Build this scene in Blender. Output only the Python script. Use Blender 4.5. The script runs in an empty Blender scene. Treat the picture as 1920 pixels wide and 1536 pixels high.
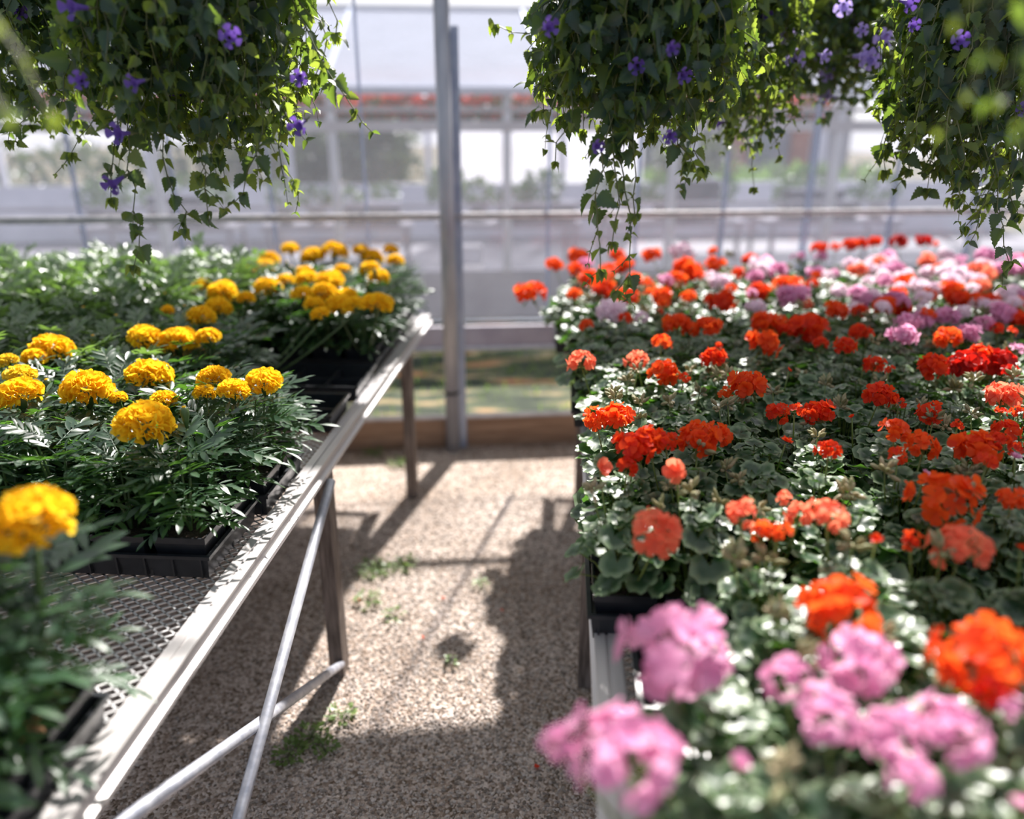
import bpy, math, random
import numpy as np
from math import pi, sin, cos, radians
rnd = random.Random(7)
SC = bpy.context.scene
COL = SC.collection

# ------------------------------------------------------------------ camera
F_PX, CAM_H, VX, VY = 1470.0, 1.65, 1064.0, 230.0
PITCH = math.atan((768 - VY) / F_PX)
YAW = math.atan((VX - 960) / (F_PX / cos(PITCH)))
FW = np.array([-sin(YAW) * cos(PITCH), cos(YAW) * cos(PITCH), -sin(PITCH)])
RT = np.array([cos(YAW), sin(YAW), 0.0])
UP = np.cross(RT, FW)
CP = np.array([0, 0, CAM_H])
cam_d = bpy.data.cameras.new('camera')
cam = bpy.data.objects.new('camera', cam_d)
COL.objects.link(cam)
from mathutils import Matrix, Vector
cam.matrix_world = Matrix(((RT[0], UP[0], -FW[0], 0), (RT[1], UP[1], -FW[1], 0), (RT[2], UP[2], -FW[2], CAM_H), (0, 0, 0, 1)))
cam_d.sensor_width = 36
cam_d.lens = F_PX / 1920 * 36
cam_d.clip_start = 0.02
cam_d.clip_end = 200
cam_d.dof.use_dof = True
cam_d.dof.focus_distance = 1.80
cam_d.dof.aperture_fstop = 1.0
SC.camera = cam

# ------------------------------------------------------------------ light
SUN_DIR = np.array([0.20, 1.02, 1.0]); SUN_DIR /= np.linalg.norm(SUN_DIR)
sl = bpy.data.lights.new('sun', 'SUN')
sl.energy = 11.0
sl.angle = radians(1.2)
sl.color = (1.0, 0.945, 0.90)
sun = bpy.data.objects.new('sun', sl)
COL.objects.link(sun)
sun.rotation_euler = Vector(SUN_DIR).to_track_quat('Z', 'Y').to_euler()
sun.location = (1, 6, 8)

world = bpy.data.worlds.new('sky')
SC.world = world
world.use_nodes = True
wn, wl = world.node_tree.nodes, world.node_tree.links
wn.clear()
tc = wn.new('ShaderNodeTexCoord')
dp = wn.new('ShaderNodeVectorMath'); dp.operation = 'DOT_PRODUCT'
dp.inputs[1].default_value = (0.15, 0.95, 0.28)
wl.new(tc.outputs['Generated'], dp.inputs[0])
mr = wn.new('ShaderNodeMapRange')
mr.inputs['From Min'].default_value = -0.7; mr.inputs['From Max'].default_value = 0.95
wl.new(dp.outputs['Value'], mr.inputs['Value'])
cr = wn.new('ShaderNodeValToRGB')
cr.color_ramp.elements[0].color = (0.26, 0.33, 0.46, 1)
cr.color_ramp.elements[1].color = (0.98, 0.96, 0.97, 1)
cr.color_ramp.elements[1].position = 0.85
wl.new(mr.outputs['Result'], cr.inputs['Fac'])
bg = wn.new('ShaderNodeBackground')
bg.inputs['Strength'].default_value = 1.0
wl.new(cr.outputs['Color'], bg.inputs['Color'])
wo = wn.new('ShaderNodeOutputWorld')
wl.new(bg.outputs['Background'], wo.inputs['Surface'])

SC.view_settings.view_transform = 'Standard'
SC.view_settings.look = 'None'
SC.view_settings.gamma = 1
SC.view_settings.exposure = 0.32
SC.cycles.max_bounces = 7
SC.cycles.diffuse_bounces = 3
SC.cycles.glossy_bounces = 3
SC.cycles.transmission_bounces = 4
SC.cycles.transparent_max_bounces = 16
SC.cycles.sample_clamp_indirect = 4.0
SC.cycles.caustics_reflective = False
SC.cycles.caustics_refractive = False


# ------------------------------------------------------------------ camera maths used to measure the photograph
def ray(x, y):
    return FW + (x - 960) / F_PX * RT - (y - 768) / F_PX * UP

def at_z(x, y, z):
    d = ray(x, y)
    return CP + d * (z - CAM_H) / d[2]

def at_d(x, y, d):
    return CP + ray(x, y) * d

def proj(p):
    d = np.asarray(p, float) - CP
    z = float(d @ FW)
    if z <= 0.05:
        return (-9999, -9999, z)
    return (960 + F_PX * float(d @ RT) / z, 768 - F_PX * float(d @ UP) / z, z)

# ------------------------------------------------------------------ mesh building
class MB:
    def __init__(self):
        self.V = []; self.F = []; self.M = []; self.A = []; self.n = 0
    def add(self, V, F, mat=0, A=None):
        V = np.asarray(V, float).reshape(-1, 3)
        F = np.asarray(F, int).reshape(-1, 3)
        self.V.append(V); self.F.append(F + self.n); self.M.append(np.full(len(F), mat))
        self.A.append(np.zeros(len(V)) if A is None else np.asarray(A, float))
        self.n += len(V)
        return self
    def tpl(self, t, M, o, s=1.0, mat=0):
        """template t=(V,F,A) with rotation matrix M (columns x,y,z), origin o"""
        self.add((t[0] * s) @ np.asarray(M).T + o, t[1], mat, t[2])
    def box(self, lo, hi, mat=0):
        x0, y0, z0 = lo; x1, y1, z1 = hi
        V = [(x0, y0, z0), (x1, y0, z0), (x1, y1, z0), (x0, y1, z0), (x0, y0, z1), (x1, y0, z1), (x1, y1, z1), (x0, y1, z1)]
        Q = [(0, 3, 2, 1), (4, 5, 6, 7), (0, 1, 5, 4), (1, 2, 6, 5), (2, 3, 7, 6), (3, 0, 4, 7)]
        # separate corners per face so that the edges stay crisp
        VV = []; FF = []
        for q in Q:
            b = len(VV); VV += [V[i] for i in q]; FF += [(b, b + 1, b + 2), (b, b + 2, b + 3)]
        self.add(VV, FF, mat)
        return self
    def tube(self, P, R, n=6, mat=0, cap=True):
        P = np.asarray(P, float); m = len(P)
        R = np.full(m, R) if np.isscalar(R) else np.asarray(R, float)
        T = np.gradient(P, axis=0); T /= np.linalg.norm(T, axis=1)[:, None] + 1e-9
        ref = np.array([0, 0, 1.0]) if abs(T[0][2]) < 0.9 else np.array([1.0, 0, 0])
        V = []
        for i in range(m):
            a = np.cross(T[i], ref); a /= np.linalg.norm(a) + 1e-9; b = np.cross(T[i], a)
            for k in range(n):
                t = 2 * pi * k / n
                V.append(P[i] + R[i] * (a * cos(t) + b * sin(t)))
        F = []
        for i in range(m - 1):
            for k in range(n):
                a0 = i * n + k; a1 = i * n + (k + 1) % n
                F += [(a0, a1, a1 + n), (a0, a1 + n, a0 + n)]
        if cap:
            for i, s in ((0, 1), (m - 1, -1)):
                c = len(V); V.append(P[i])
                for k in range(n):
                    F.append((c, i * n + (k + 1) % n, i * n + k) if s > 0 else (c, i * n + k, i * n + (k + 1) % n))
        self.add(V, F, mat)
        return self
    def prism(self, prof, p0, p1, axx, axz, mat=0):
        """extrude closed 2D profile (u,v) from p0 to p1; u along axx, v along axz"""
        prof = list(prof); n = len(prof)
        p0, p1, axx, axz = (np.asarray(a, float) for a in (p0, p1, axx, axz))
        for i in range(n):
            a, b = prof[i], prof[(i + 1) % n]
            q = [p0 + axx * a[0] + axz * a[1], p0 + axx * b[0] + axz * b[1], p1 + axx * b[0] + axz * b[1], p1 + axx * a[0] + axz * a[1]]
            self.add(q, [(0, 1, 2), (0, 2, 3)], mat)
        return self
    def mesh(self, name, mats, smooth=True):
        me = bpy.data.meshes.new(name)
        V = np.concatenate(self.V); F = np.concatenate(self.F); M = np.concatenate(self.M); A = np.concatenate(self.A)
        me.vertices.add(len(V)); me.vertices.foreach_set('co', V.astype(np.float32).ravel())
        me.loops.add(len(F) * 3); me.loops.foreach_set('vertex_index', F.astype(np.int32).ravel())
        me.polygons.add(len(F))
        me.polygons.foreach_set('loop_start', np.arange(0, len(F) * 3, 3, dtype=np.int32))
        me.polygons.foreach_set('loop_total', np.full(len(F), 3, dtype=np.int32))
        me.polygons.foreach_set('material_index', M.astype(np.int32))
        me.polygons.foreach_set('use_smooth', np.full(len(F), smooth))
        at = me.attributes.new('r', 'FLOAT', 'POINT'); at.data.foreach_set('value', A.astype(np.float32))
        for m in (mats if isinstance(mats, (list, tuple)) else [mats]):
            me.materials.append(m)
        me.update(calc_edges=True)
        me.validate()
        return me

def link(name, data, parent=None, loc=None, rot=None, scale=None):
    o = bpy.data.objects.new(name, data)
    COL.objects.link(o)
    if parent is not None: o.parent = parent
    if loc is not None: o.location = [float(v) for v in loc]
    if rot is not None: o.rotation_euler = rot
    if scale is not None: o.scale = (scale,) * 3 if np.isscalar(scale) else scale
    return o

def tag(o, label=None, cat=None, group=None, kind=None):
    if label: o['label'] = label
    if cat: o['category'] = cat
    if group: o['group'] = group
    if kind: o['kind'] = kind
    return o

def thing(name, label, cat, loc=(0, 0, 0), rotz=0, group=None, kind=None):
    return tag(link(name, None, loc=loc, rot=(0, 0, rotz)), label, cat, group, kind)

def copy_tree(o, parent=None):
    c = o.copy(); COL.objects.link(c); c.parent = parent
    for ch in list(o.children): copy_tree(ch, c)
    return c

# ------------------------------------------------------------------ materials
def lin(c):
    return tuple(((v / 255) / 12.92 if v / 255 <= 0.04045 else ((v / 255 + 0.055) / 1.055) ** 2.4) for v in c) + (1,)

def new_mat(name):
    m = bpy.data.materials.new(name); m.use_nodes = True
    nt = m.node_tree; nt.nodes.clear()
    return m, nt.nodes, nt.links

def noise_mat(name, c1, c2, scale=8, rough=0.6, metal=0.0, bump=0.0, stretch=(1, 1, 1), detail=5, spec=0.5, bscale=None, pos=(0.35, 0.7)):
    m, N, L = new_mat(name)
    t = N.new('ShaderNodeTexCoord'); mp = N.new('ShaderNodeMapping'); mp.inputs['Scale'].default_value = stretch
    L.new(t.outputs['Object'], mp.inputs['Vector'])
    n = N.new('ShaderNodeTexNoise'); n.inputs['Scale'].default_value = scale; n.inputs['Detail'].default_value = detail
    L.new(mp.outputs['Vector'], n.inputs['Vector'])
    r = N.new('ShaderNodeValToRGB'); r.color_ramp.elements[0].color = c1; r.color_ramp.elements[1].color = c2
    r.color_ramp.elements[0].position, r.color_ramp.elements[1].position = pos
    L.new(n.outputs['Fac'], r.inputs['Fac'])
    p = N.new('ShaderNodeBsdfPrincipled'); p.inputs['Roughness'].default_value = rough; p.inputs['Metallic'].default_value = metal
    p.inputs['Specular IOR Level'].default_value = spec
    L.new(r.outputs['Color'], p.inputs['Base Color'])
    if bump:
        n2 = N.new('ShaderNodeTexNoise'); n2.inputs['Scale'].default_value = bscale or scale * 3; L.new(mp.outputs['Vector'], n2.inputs['Vector'])
        b = N.new('ShaderNodeBump'); b.inputs['Strength'].default_value = bump; b.inputs['Distance'].default_value = 0.01
        L.new(n2.outputs['Fac'], b.inputs['Height']); L.new(b.outputs['Normal'], p.inputs['Normal'])
    o = N.new('ShaderNodeOutputMaterial'); L.new(p.outputs['BSDF'], o.inputs['Surface'])
    return m

def leaf_mat(name, dark, light, trans, tfac=0.35, rough=0.38, spec=0.5, zone=None, edge=None):
    """leaf or petal: colour differs leaf by leaf; part of the light passes through"""
    m, N, L = new_mat(name)
    g = N.new('ShaderNodeNewGeometry'); oi = N.new('ShaderNodeObjectInfo')
    ad = N.new('ShaderNodeMath'); ad.operation = 'MULTIPLY_ADD'; ad.inputs[1].default_value = 0.3
    ml = N.new('ShaderNodeMath'); ml.operation = 'MULTIPLY'; ml.inputs[1].default_value = 0.7
    L.new(g.outputs['Random Per Island'], ml.inputs[0]); L.new(oi.outputs['Random'], ad.inputs[0]); L.new(ml.outputs[0], ad.inputs[2])
    mx = N.new('ShaderNodeMix'); mx.data_type = 'RGBA'; mx.inputs['A'].default_value = dark; mx.inputs['B'].default_value = light
    L.new(ad.outputs[0], mx.inputs['Factor'])
    col = mx.outputs['Result']
    if zone is not None or edge is not None:
        at = N.new('ShaderNodeAttribute'); at.attribute_name = 'r'
        rr = N.new('ShaderNodeValToRGB'); e = rr.color_ramp.elements
        rr.color_ramp.interpolation = 'LINEAR'
        if zone is not None:
            e[0].position = 0.35; e[0].color = (0, 0, 0, 1); e[1].position = 0.8; e[1].color = (0, 0, 0, 1)
            k = e.new(0.55); k.color = (1, 1, 1, 1)
            c2 = zone
        else:
            e[0].position = 0.55; e[0].color = (0, 0, 0, 1); e[1].position = 1.0; e[1].color = (1, 1, 1, 1)
            c2 = edge
        L.new(at.outputs['Fac'], rr.inputs['Fac'])
        m2 = N.new('ShaderNodeMix'); m2.data_type = 'RGBA'; m2.inputs['B'].default_value = c2
        L.new(rr.outputs['Color'], m2.inputs['Factor']); L.new(col, m2.inputs['A'])
        col = m2.outputs['Result']
    p = N.new('ShaderNodeBsdfPrincipled'); p.inputs['Roughness'].default_value = rough; p.inputs['Specular IOR Level'].default_value = spec
    L.new(col, p.inputs['Base Color'])
    tr = N.new('ShaderNodeBsdfTranslucent'); tr.inputs['Color'].default_value = trans
    ms = N.new('ShaderNodeMixShader'); ms.inputs[0].default_value = tfac
    L.new(p.outputs[0], ms.inputs[1]); L.new(tr.outputs[0], ms.inputs[2])
    o = N.new('ShaderNodeOutputMaterial'); L.new(ms.outputs[0], o.inputs['Surface'])
    return m

def pane_mat(name, veil=0.15, tint=(0.95, 0.96, 0.98, 1), veil_col=(0.85, 0.85, 0.92, 1), gloss=0.04):
    """clear glazing with a dusty film that catches light"""
    m, N, L = new_mat(name)
    t = N.new('ShaderNodeBsdfTransparent'); t.inputs['Color'].default_value = tint
    d = N.new('ShaderNodeBsdfTranslucent'); d.inputs['Color'].default_value = veil_col
    df = N.new('ShaderNodeBsdfDiffuse'); df.inputs['Color'].default_value = veil_col
    m0 = N.new('ShaderNodeMixShader'); m0.inputs[0].default_value = 0.4; L.new(d.outputs[0], m0.inputs[1]); L.new(df.outputs[0], m0.inputs[2])
    n = N.new('ShaderNodeTexNoise'); n.inputs['Scale'].default_value = 3; tcn = N.new('ShaderNodeTexCoord'); L.new(tcn.outputs['Object'], n.inputs['Vector'])
    mr_ = N.new('ShaderNodeMapRange'); mr_.inputs['To Min'].default_value = veil * 0.75; mr_.inputs['To Max'].default_value = veil * 1.25
    L.new(n.outputs['Fac'], mr_.inputs['Value'])
    m1 = N.new('ShaderNodeMixShader'); L.new(mr_.outputs['Result'], m1.inputs[0]); L.new(t.outputs[0], m1.inputs[1]); L.new(m0.outputs[0], m1.inputs[2])
    gl = N.new('ShaderNodeBsdfGlossy'); gl.inputs['Roughness'].default_value = 0.15
    m2 = N.new('ShaderNodeMixShader'); m2.inputs[0].default_value = gloss; L.new(m1.outputs[0], m2.inputs[1]); L.new(gl.outputs[0], m2.inputs[2])
    o = N.new('ShaderNodeOutputMaterial'); L.new(m2.outputs[0], o.inputs['Surface'])
    return m

M = {}
M['alu'] = noise_mat('brushed_aluminium', (0.46, 0.44, 0.435, 1), (0.60, 0.575, 0.56, 1), 30, 0.42, 0.35, 0.05, (1, 0.1, 1))
M['galv'] = noise_mat('galvanised_pipe', (0.34, 0.36, 0.42, 1), (0.55, 0.56, 0.60, 1), 35, 0.45, 0.5, 0.05)
M['post_galv'] = noise_mat('galvanised_post', (0.30, 0.31, 0.35, 1), (0.48, 0.48, 0.50, 1), 12, 0.5, 0.35, 0.05, (1, 1, 0.3))
M['tube_blue'] = noise_mat('bluish_square_tube', (0.33, 0.38, 0.50, 1), (0.45, 0.50, 0.60, 1), 12, 0.5, 0.3, 0.0)
M['mesh'] = noise_mat('expanded_metal', (0.50, 0.50, 0.50, 1), (0.68, 0.67, 0.66, 1), 40, 0.5, 0.4)
M['wood'] = noise_mat('weathered_leg_wood', (0.10, 0.075, 0.06, 1), (0.27, 0.215, 0.18, 1), 14, 0.8, 0, 0.3, (6, 6, 0.6), 6)
M['board'] = noise_mat('pine_board', (0.26, 0.155, 0.095, 1), (0.46, 0.30, 0.20, 1), 9, 0.75, 0, 0.2, (0.5, 3, 6), 6)
M['black'] = noise_mat('black_plastic', (0.012, 0.014, 0.018, 1), (0.022, 0.025, 0.03, 1), 20, 0.33, 0, 0.05)
M['soil'] = noise_mat('potting_soil', (0.02, 0.013, 0.009, 1), (0.08, 0.05, 0.035, 1), 90, 0.95, 0, 0.6)
M['ger_leaf'] = leaf_mat('geranium_leaf', (0.009, 0.030, 0.018, 1), (0.038, 0.088, 0.032, 1), (0.13, 0.34, 0.03, 1), 0.24, 0.36, 0.5, edge=(0.20, 0.27, 0.15, 1))
M['ger_stem'] = leaf_mat('geranium_stem', (0.10, 0.17, 0.03, 1), (0.22, 0.28, 0.07, 1), (0.3, 0.4, 0.05, 1), 0.2)
M['mar_leaf'] = leaf_mat('marigold_leaf', (0.012, 0.040, 0.025, 1), (0.040, 0.095, 0.040, 1), (0.14, 0.36, 0.03, 1), 0.26, 0.40, 1.0)
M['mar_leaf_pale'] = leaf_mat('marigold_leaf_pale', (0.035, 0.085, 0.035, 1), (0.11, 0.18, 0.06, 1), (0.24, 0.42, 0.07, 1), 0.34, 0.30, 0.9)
M['mar_stem'] = leaf_mat('marigold_stem', (0.05, 0.10, 0.03, 1), (0.10, 0.17, 0.05, 1), (0.2, 0.3, 0.05, 1), 0.15)
M['mar_petal'] = leaf_mat('marigold_petal', (0.97, 0.48, 0.008, 1), (1.0, 0.74, 0.03, 1), (1.0, 0.70, 0.03, 1), 0.45, 0.6, 0.2)
M['mar_petal_lemon'] = leaf_mat('marigold_petal_lemon', (0.80, 0.52, 0.02, 1), (0.95, 0.72, 0.06, 1), (1.0, 0.75, 0.05, 1), 0.35, 0.6, 0.2)
M['vine_leaf'] = leaf_mat('vine_leaf', (0.014, 0.036, 0.031, 1), (0.045, 0.090, 0.062, 1), (0.24, 0.38, 0.04, 1), 0.36, 0.42, 0.5)
M['vine_young_sunlit'] = leaf_mat('vine_young_sunlit_leaf', (0.045, 0.085, 0.03, 1), (0.12, 0.17, 0.06, 1), (0.42, 0.55, 0.06, 1), 0.42, 0.45, 0.4)  # yellower young leaves; also paints sunlight on the bright basket
M['vine_stem'] = leaf_mat('vine_stem', (0.06, 0.08, 0.03, 1), (0.20, 0.20, 0.08, 1), (0.3, 0.4, 0.05, 1), 0.2)
M['violet'] = leaf_mat('violet_petal', (0.05, 0.025, 0.17, 1), (0.17, 0.11, 0.42, 1), (0.2, 0.1, 0.5, 1), 0.3, 0.5, 0.3)
M['bud'] = leaf_mat('bud_husk', (0.22, 0.24, 0.10, 1), (0.48, 0.38, 0.24, 1), (0.5, 0.45, 0.2, 1), 0.25, 0.6)
M['dry'] = leaf_mat('dry_leaf', (0.35, 0.16, 0.07, 1), (0.60, 0.34, 0.18, 1), (0.7, 0.4, 0.15, 1), 0.25, 0.8)
M['weed'] = leaf_mat('weed_leaf', (0.07, 0.13, 0.035, 1), (0.20, 0.27, 0.09, 1), (0.3, 0.5, 0.05, 1), 0.3)
PET = {
    'O': leaf_mat('petal_orange_scarlet', (0.72, 0.045, 0.006, 1), (0.95, 0.12, 0.012, 1), (1.0, 0.15, 0.025, 1), 0.48, 0.5, 0.25),
    'R': leaf_mat('petal_scarlet', (0.55, 0.012, 0.006, 1), (0.85, 0.06, 0.010, 1), (1.0, 0.10, 0.02, 1), 0.45, 0.5, 0.25),
    'D': leaf_mat('petal_deep_red', (0.34, 0.006, 0.006, 1), (0.62, 0.02, 0.010, 1), (0.75, 0.02, 0.01, 1), 0.35, 0.5, 0.25),
    'C': leaf_mat('petal_coral', (0.85, 0.085, 0.045, 1), (1.0, 0.24, 0.13, 1), (1.0, 0.32, 0.18, 1), 0.48, 0.5, 0.25),
    'P': leaf_mat('petal_pink', (0.66, 0.21, 0.42, 1), (0.84, 0.42, 0.62, 1), (0.92, 0.50, 0.70, 1), 0.42, 0.5, 0.25),
    'W': leaf_mat('petal_blush', (0.88, 0.62, 0.74, 1), (0.97, 0.84, 0.90, 1), (1.0, 0.85, 0.92, 1), 0.50, 0.5, 0.25),
}
COLNAME = {'O': 'orange-scarlet', 'R': 'scarlet', 'D': 'deep red', 'C': 'coral', 'P': 'pink', 'W': 'blush white'}

# ------------------------------------------------------------------ leaf and petal templates: (V,F,A), base at origin, pointing +Y, upper side +Z
def tpl_geranium_leaf(seed):
    q = random.Random(seed); n = 20
    V = [(0, 0, 0)]; A = [0]
    lob = [q.uniform(0.9, 1.08) for _ in range(8)]
    for ring, rr in ((1, 0.55), (2, 0.85), (3, 1.0)):
        for i in range(n):
            t = (i / (n - 1)) * radians(318) - radians(159)
            lb = lob[int(i / n * 7)]
            sc = (1 + 0.07 * sin(i * 2 * pi / 2.9 + seed)) * lb if ring == 3 else lb
            r = rr * sc * 0.55
            z = 0.10 * rr ** 2 * 0.55 + 0.045 * sin(t * 3.5 + seed) * rr + (0.05 if i % 3 == 1 else -0.02) * rr * (ring == 3)
            V.append((r * sin(t), 0.30 + r * cos(t) - 0.30 * (1 - rr * 0), z)); A.append(rr)
    V = np.array(V); V[:, 1] -= V[0, 1]
    V[1:, 1] -= 0.0
    F = []
    for i in range(n - 1): F.append((0, 1 + i + 1, 1 + i))
    for ring in range(2):
        a = 1 + ring * n; b = a + n
        for i in range(n - 1): F += [(a + i, a + i + 1, b + i), (a + i + 1, b + i + 1, b + i)]
    return V, np.array(F), np.array(A)

def tpl_blade(W=0.28, fold=0.25, seg=5, bend=0.15, ser=0.0, power=1.0):
    """pointed leaf: length 1, half width W/2, folded at the midrib"""
    V = []; A = []; F = []
    for i in range(seg + 1):
        t = i / seg
        w = W * 0.5 * (sin(pi * min(1, t ** power * 0.97 + 0.03)) ** 0.8) if 0 < i < seg else (0.02 if i == 0 else 0.0)
        if ser and 0 < i < seg: w *= 1 + ser * (1 if i % 2 else -1)
        z = -bend * t * t
        V += [(-w, t, z + fold * w), (0, t, z), (w, t, z + fold * w)]; A += [1, 0, 1]
    for i in range(seg):
        a = i * 3; b = a + 3
        F += [(a, a + 1, b + 1), (a, b + 1, b), (a + 1, a + 2, b + 2), (a + 1, b + 2, b + 1)]
    return np.array(V, float), np.array(F), np.array(A, float)

def join(parts):
    V = []; F = []; A = []; n = 0
    for v, f, a in parts:
        V.append(v); F.append(f + n); A.append(a); n += len(v)
    return np.concatenate(V), np.concatenate(F), np.concatenate(A)

def xf(t, Mx, o, s=1.0):
    return (t[0] * s) @ np.asarray(Mx).T + np.asarray(o), t[1], t[2]

def frame(y, up):
    y = np.asarray(y, float); y = y / (np.linalg.norm(y) + 1e-9)
    up = np.asarray(up, float); x = np.cross(y, up)
    if np.linalg.norm(x) < 1e-4: x = np.cross(y, np.array([1.0, 0.1, 0]))
    x /= np.linalg.norm(x); z = np.cross(x, y)
    return np.stack([x, y, z], axis=1)

def rv(q=rnd):
    v = np.array([q.gauss(0, 1) for _ in range(3)]); return v / (np.linalg.norm(v) + 1e-9)

def tpl_marigold_leaf(seed, pairs=5):
    q = random.Random(seed); bl = [tpl_blade(0.25, 0.3, 4, 0.12), tpl_blade(0.30, 0.15, 4, 0.25)]
    parts = []
    for k in range(pairs):
        t = 0.22 + 0.70 * k / pairs
        L = 0.40 * (0.65 + 0.5 * sin(pi * (t * 0.85)))
        for s in (-1, 1):
            ang = radians(q.uniform(38, 62)) * s
            d = np.array([sin(ang), cos(ang), q.uniform(-0.15, 0.2)])
            parts.append(xf(bl[q.random() < .5], frame(d, (q.uniform(-.3, .3), 0, 1)), (0, t, -0.25 * t * t), L * q.uniform(0.85, 1.1)))
    parts.append(xf(bl[0], frame((0, 1, -0.3), (0, 0, 1)), (0, 0.9, -0.2), 0.42))
    rach = MB(); rach.tube([(0, 0, 0), (0, 0.5, -0.0625), (0, 0.95, -0.225)], [0.02, 0.014, 0.008], 3, cap=False)
    parts.append((np.concatenate(rach.V), np.concatenate(rach.F), np.concatenate(rach.A) + 0.5))
    return join(parts)

def tpl_vine_leaf(seed):
    q = random.Random(seed)
    prof = [(-.04, .10), (.03, .30), (.10, .30), (.15, .41), (.22, .34), (.29, .42), (.37, .30), (.45, .35), (.53, .23), (.61, .27), (.69, .15), (.77, .17), (.86, .06), (1.0, .0)]
    V = []; A = []; F = []; cup = q.uniform(0.1, 0.75); bend = q.uniform(0.05, 0.5)
    for t, w in prof:
        w *= q.uniform(0.92, 1.05); z = -bend * t * t
        V += [(-w, t, z + cup * w), (-w * .5, t, z + cup * w * .35), (0, t, z), (w * .5, t, z + cup * w * .35), (w, t, z + cup * w)]; A += [1, .5, 0, .5, 1]
    for i in range(len(prof) - 1):
        for j in range(4):
            a = i * 5 + j; b = a + 5
            F += [(a, a + 1, b + 1), (a, b + 1, b)]
    return np.array(V, float), np.array(F), np.array(A, float)

GL = [tpl_geranium_leaf(s) for s in range(4)]
ML = [tpl_marigold_leaf(s, p) for s, p in ((1, 5), (2, 4), (3, 6), (4, 5))]
VL = [tpl_vine_leaf(s) for s in range(7)]

def tpl_petal(W=0.8, cup=0.25, wave=0.05, seed=0):
    q = random.Random(seed)
    rows = [(0.0, 0.10), (0.35, 0.55), (0.72, 1.0), (1.0, 0.66)]
    V = []; A = []; F = []
    for t, w in rows:
        for j in (-1, -0.4, 0.4, 1):
            yy = t - (0.12 * abs(j) if t == 1.0 else 0) + (0.06 * abs(j) * (t == 1.0))
            V.append((j * w * W * 0.5, yy, cup * (t ** 1.5) * 0.6 + cup * abs(j) ** 2 * w * 0.3 + q.uniform(-wave, wave) * t)); A.append(t)
    for i in range(3):
        for j in range(3):
            a = i * 4 + j; b = a + 4
            F += [(a, a + 1, b + 1), (a, b + 1, b)]
    return np.array(V, float), np.array(F), np.array(A, float)

PT = [tpl_petal(0.85, c, 0.07, s) for s, c in enumerate((0.15, 0.3, -0.1, 0.25, 0.05))]
RF = [tpl_petal(1.1, c, 0.16, 40 + s) for s, c in enumerate((0.4, 0.1, 0.6, 0.25, -0.1))]

def floret(mb, o, n, size, q, mat=0):
    n = n / np.linalg.norm(n); ref = rv(q); base = frame(np.cross(n, ref), n)
    ph = q.uniform(0, 2 * pi); opn = q.uniform(0.0, 0.75)
    for k in range(5):
        t = ph + 2 * pi * k / 5 + q.uniform(-.12, .12)
        d = base[:, 0] * cos(t) + base[:, 1] * sin(t) + n * opn
        mb.tpl(PT[q.randrange(5)], frame(d, n), np.asarray(o), size * q.uniform(0.9, 1.1), mat)

def geranium_head(seed, count, flat=0.75, coverage=0.25, loose=False):
    """umbel of five-petalled florets, radius 1, centre at origin, opening upward"""
    q = random.Random(seed); mb = MB()
    for i in range(count):
        if count <= 2: n = np.array([q.uniform(-.4, .4), q.uniform(-.8, -.2), 0.8])
        else:
            u = (i + 0.5) / count; zc = 1 - u * (1 + coverage); ph = i * 2.39996 + q.uniform(-.3, .3)
            rr = math.sqrt(max(0, 1 - zc * zc)); n = np.array([rr * cos(ph), rr * sin(ph), zc]) + 0.28 * rv(q)
        n /= np.linalg.norm(n)
        R = 0.70 * q.uniform(0.62, 1.22) if count > 2 else 0.1
        o = n * R * np.array([1, 1, flat])
        size = 0.47 if count > 12 else (0.50 if count > 2 else 0.95)
        if loose: o = o * 1.15; size = 0.40
        floret(mb, o, n, size * q.uniform(0.9, 1.12), q, 0)
        if i % 2 == 0: mb.tube([(0, 0, -0.35), o * 0.5 + np.array([0, 0, -.05]), o], 0.022, 3, 1, False)
    for i in range(max(2, count // 5)):        # closed buds hanging under the umbel
        ph = q.uniform(0, 2 * pi); d = np.array([cos(ph) * .5, sin(ph) * .5, -0.45 - q.uniform(0, .25)])
        mb.tube([(0, 0, -0.3), d * .7, d, d * 1.15, d * 1.3], [.02, .03, .07, .06, .01], 4, 1, False)
    return mb

HEADS = {}
for c in PET:
    HEADS[c] = {'full': [geranium_head(s, 24) .mesh('geranium_umbel', [PET[c], M['ger_stem']]) for s in (11, 12, 13)],
                'mid': [geranium_head(s, 13, 0.8, 0.3).mesh('geranium_umbel_open', [PET[c], M['ger_stem']]) for s in (21, 22, 23)],
                'loose': [geranium_head(s, 17, 0.85, 0.35, True).mesh('geranium_umbel_loose', [PET[c], M['ger_stem']]) for s in (51, 52, 53)],
                'few': [geranium_head(s, 7, 0.9, 0.1).mesh('geranium_umbel_sparse', [PET[c], M['ger_stem']]) for s in (31, 32)],
                'one': [geranium_head(s, 2).mesh('geranium_single', [PET[c], M['ger_stem']]) for s in (41, 42)]}

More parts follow.
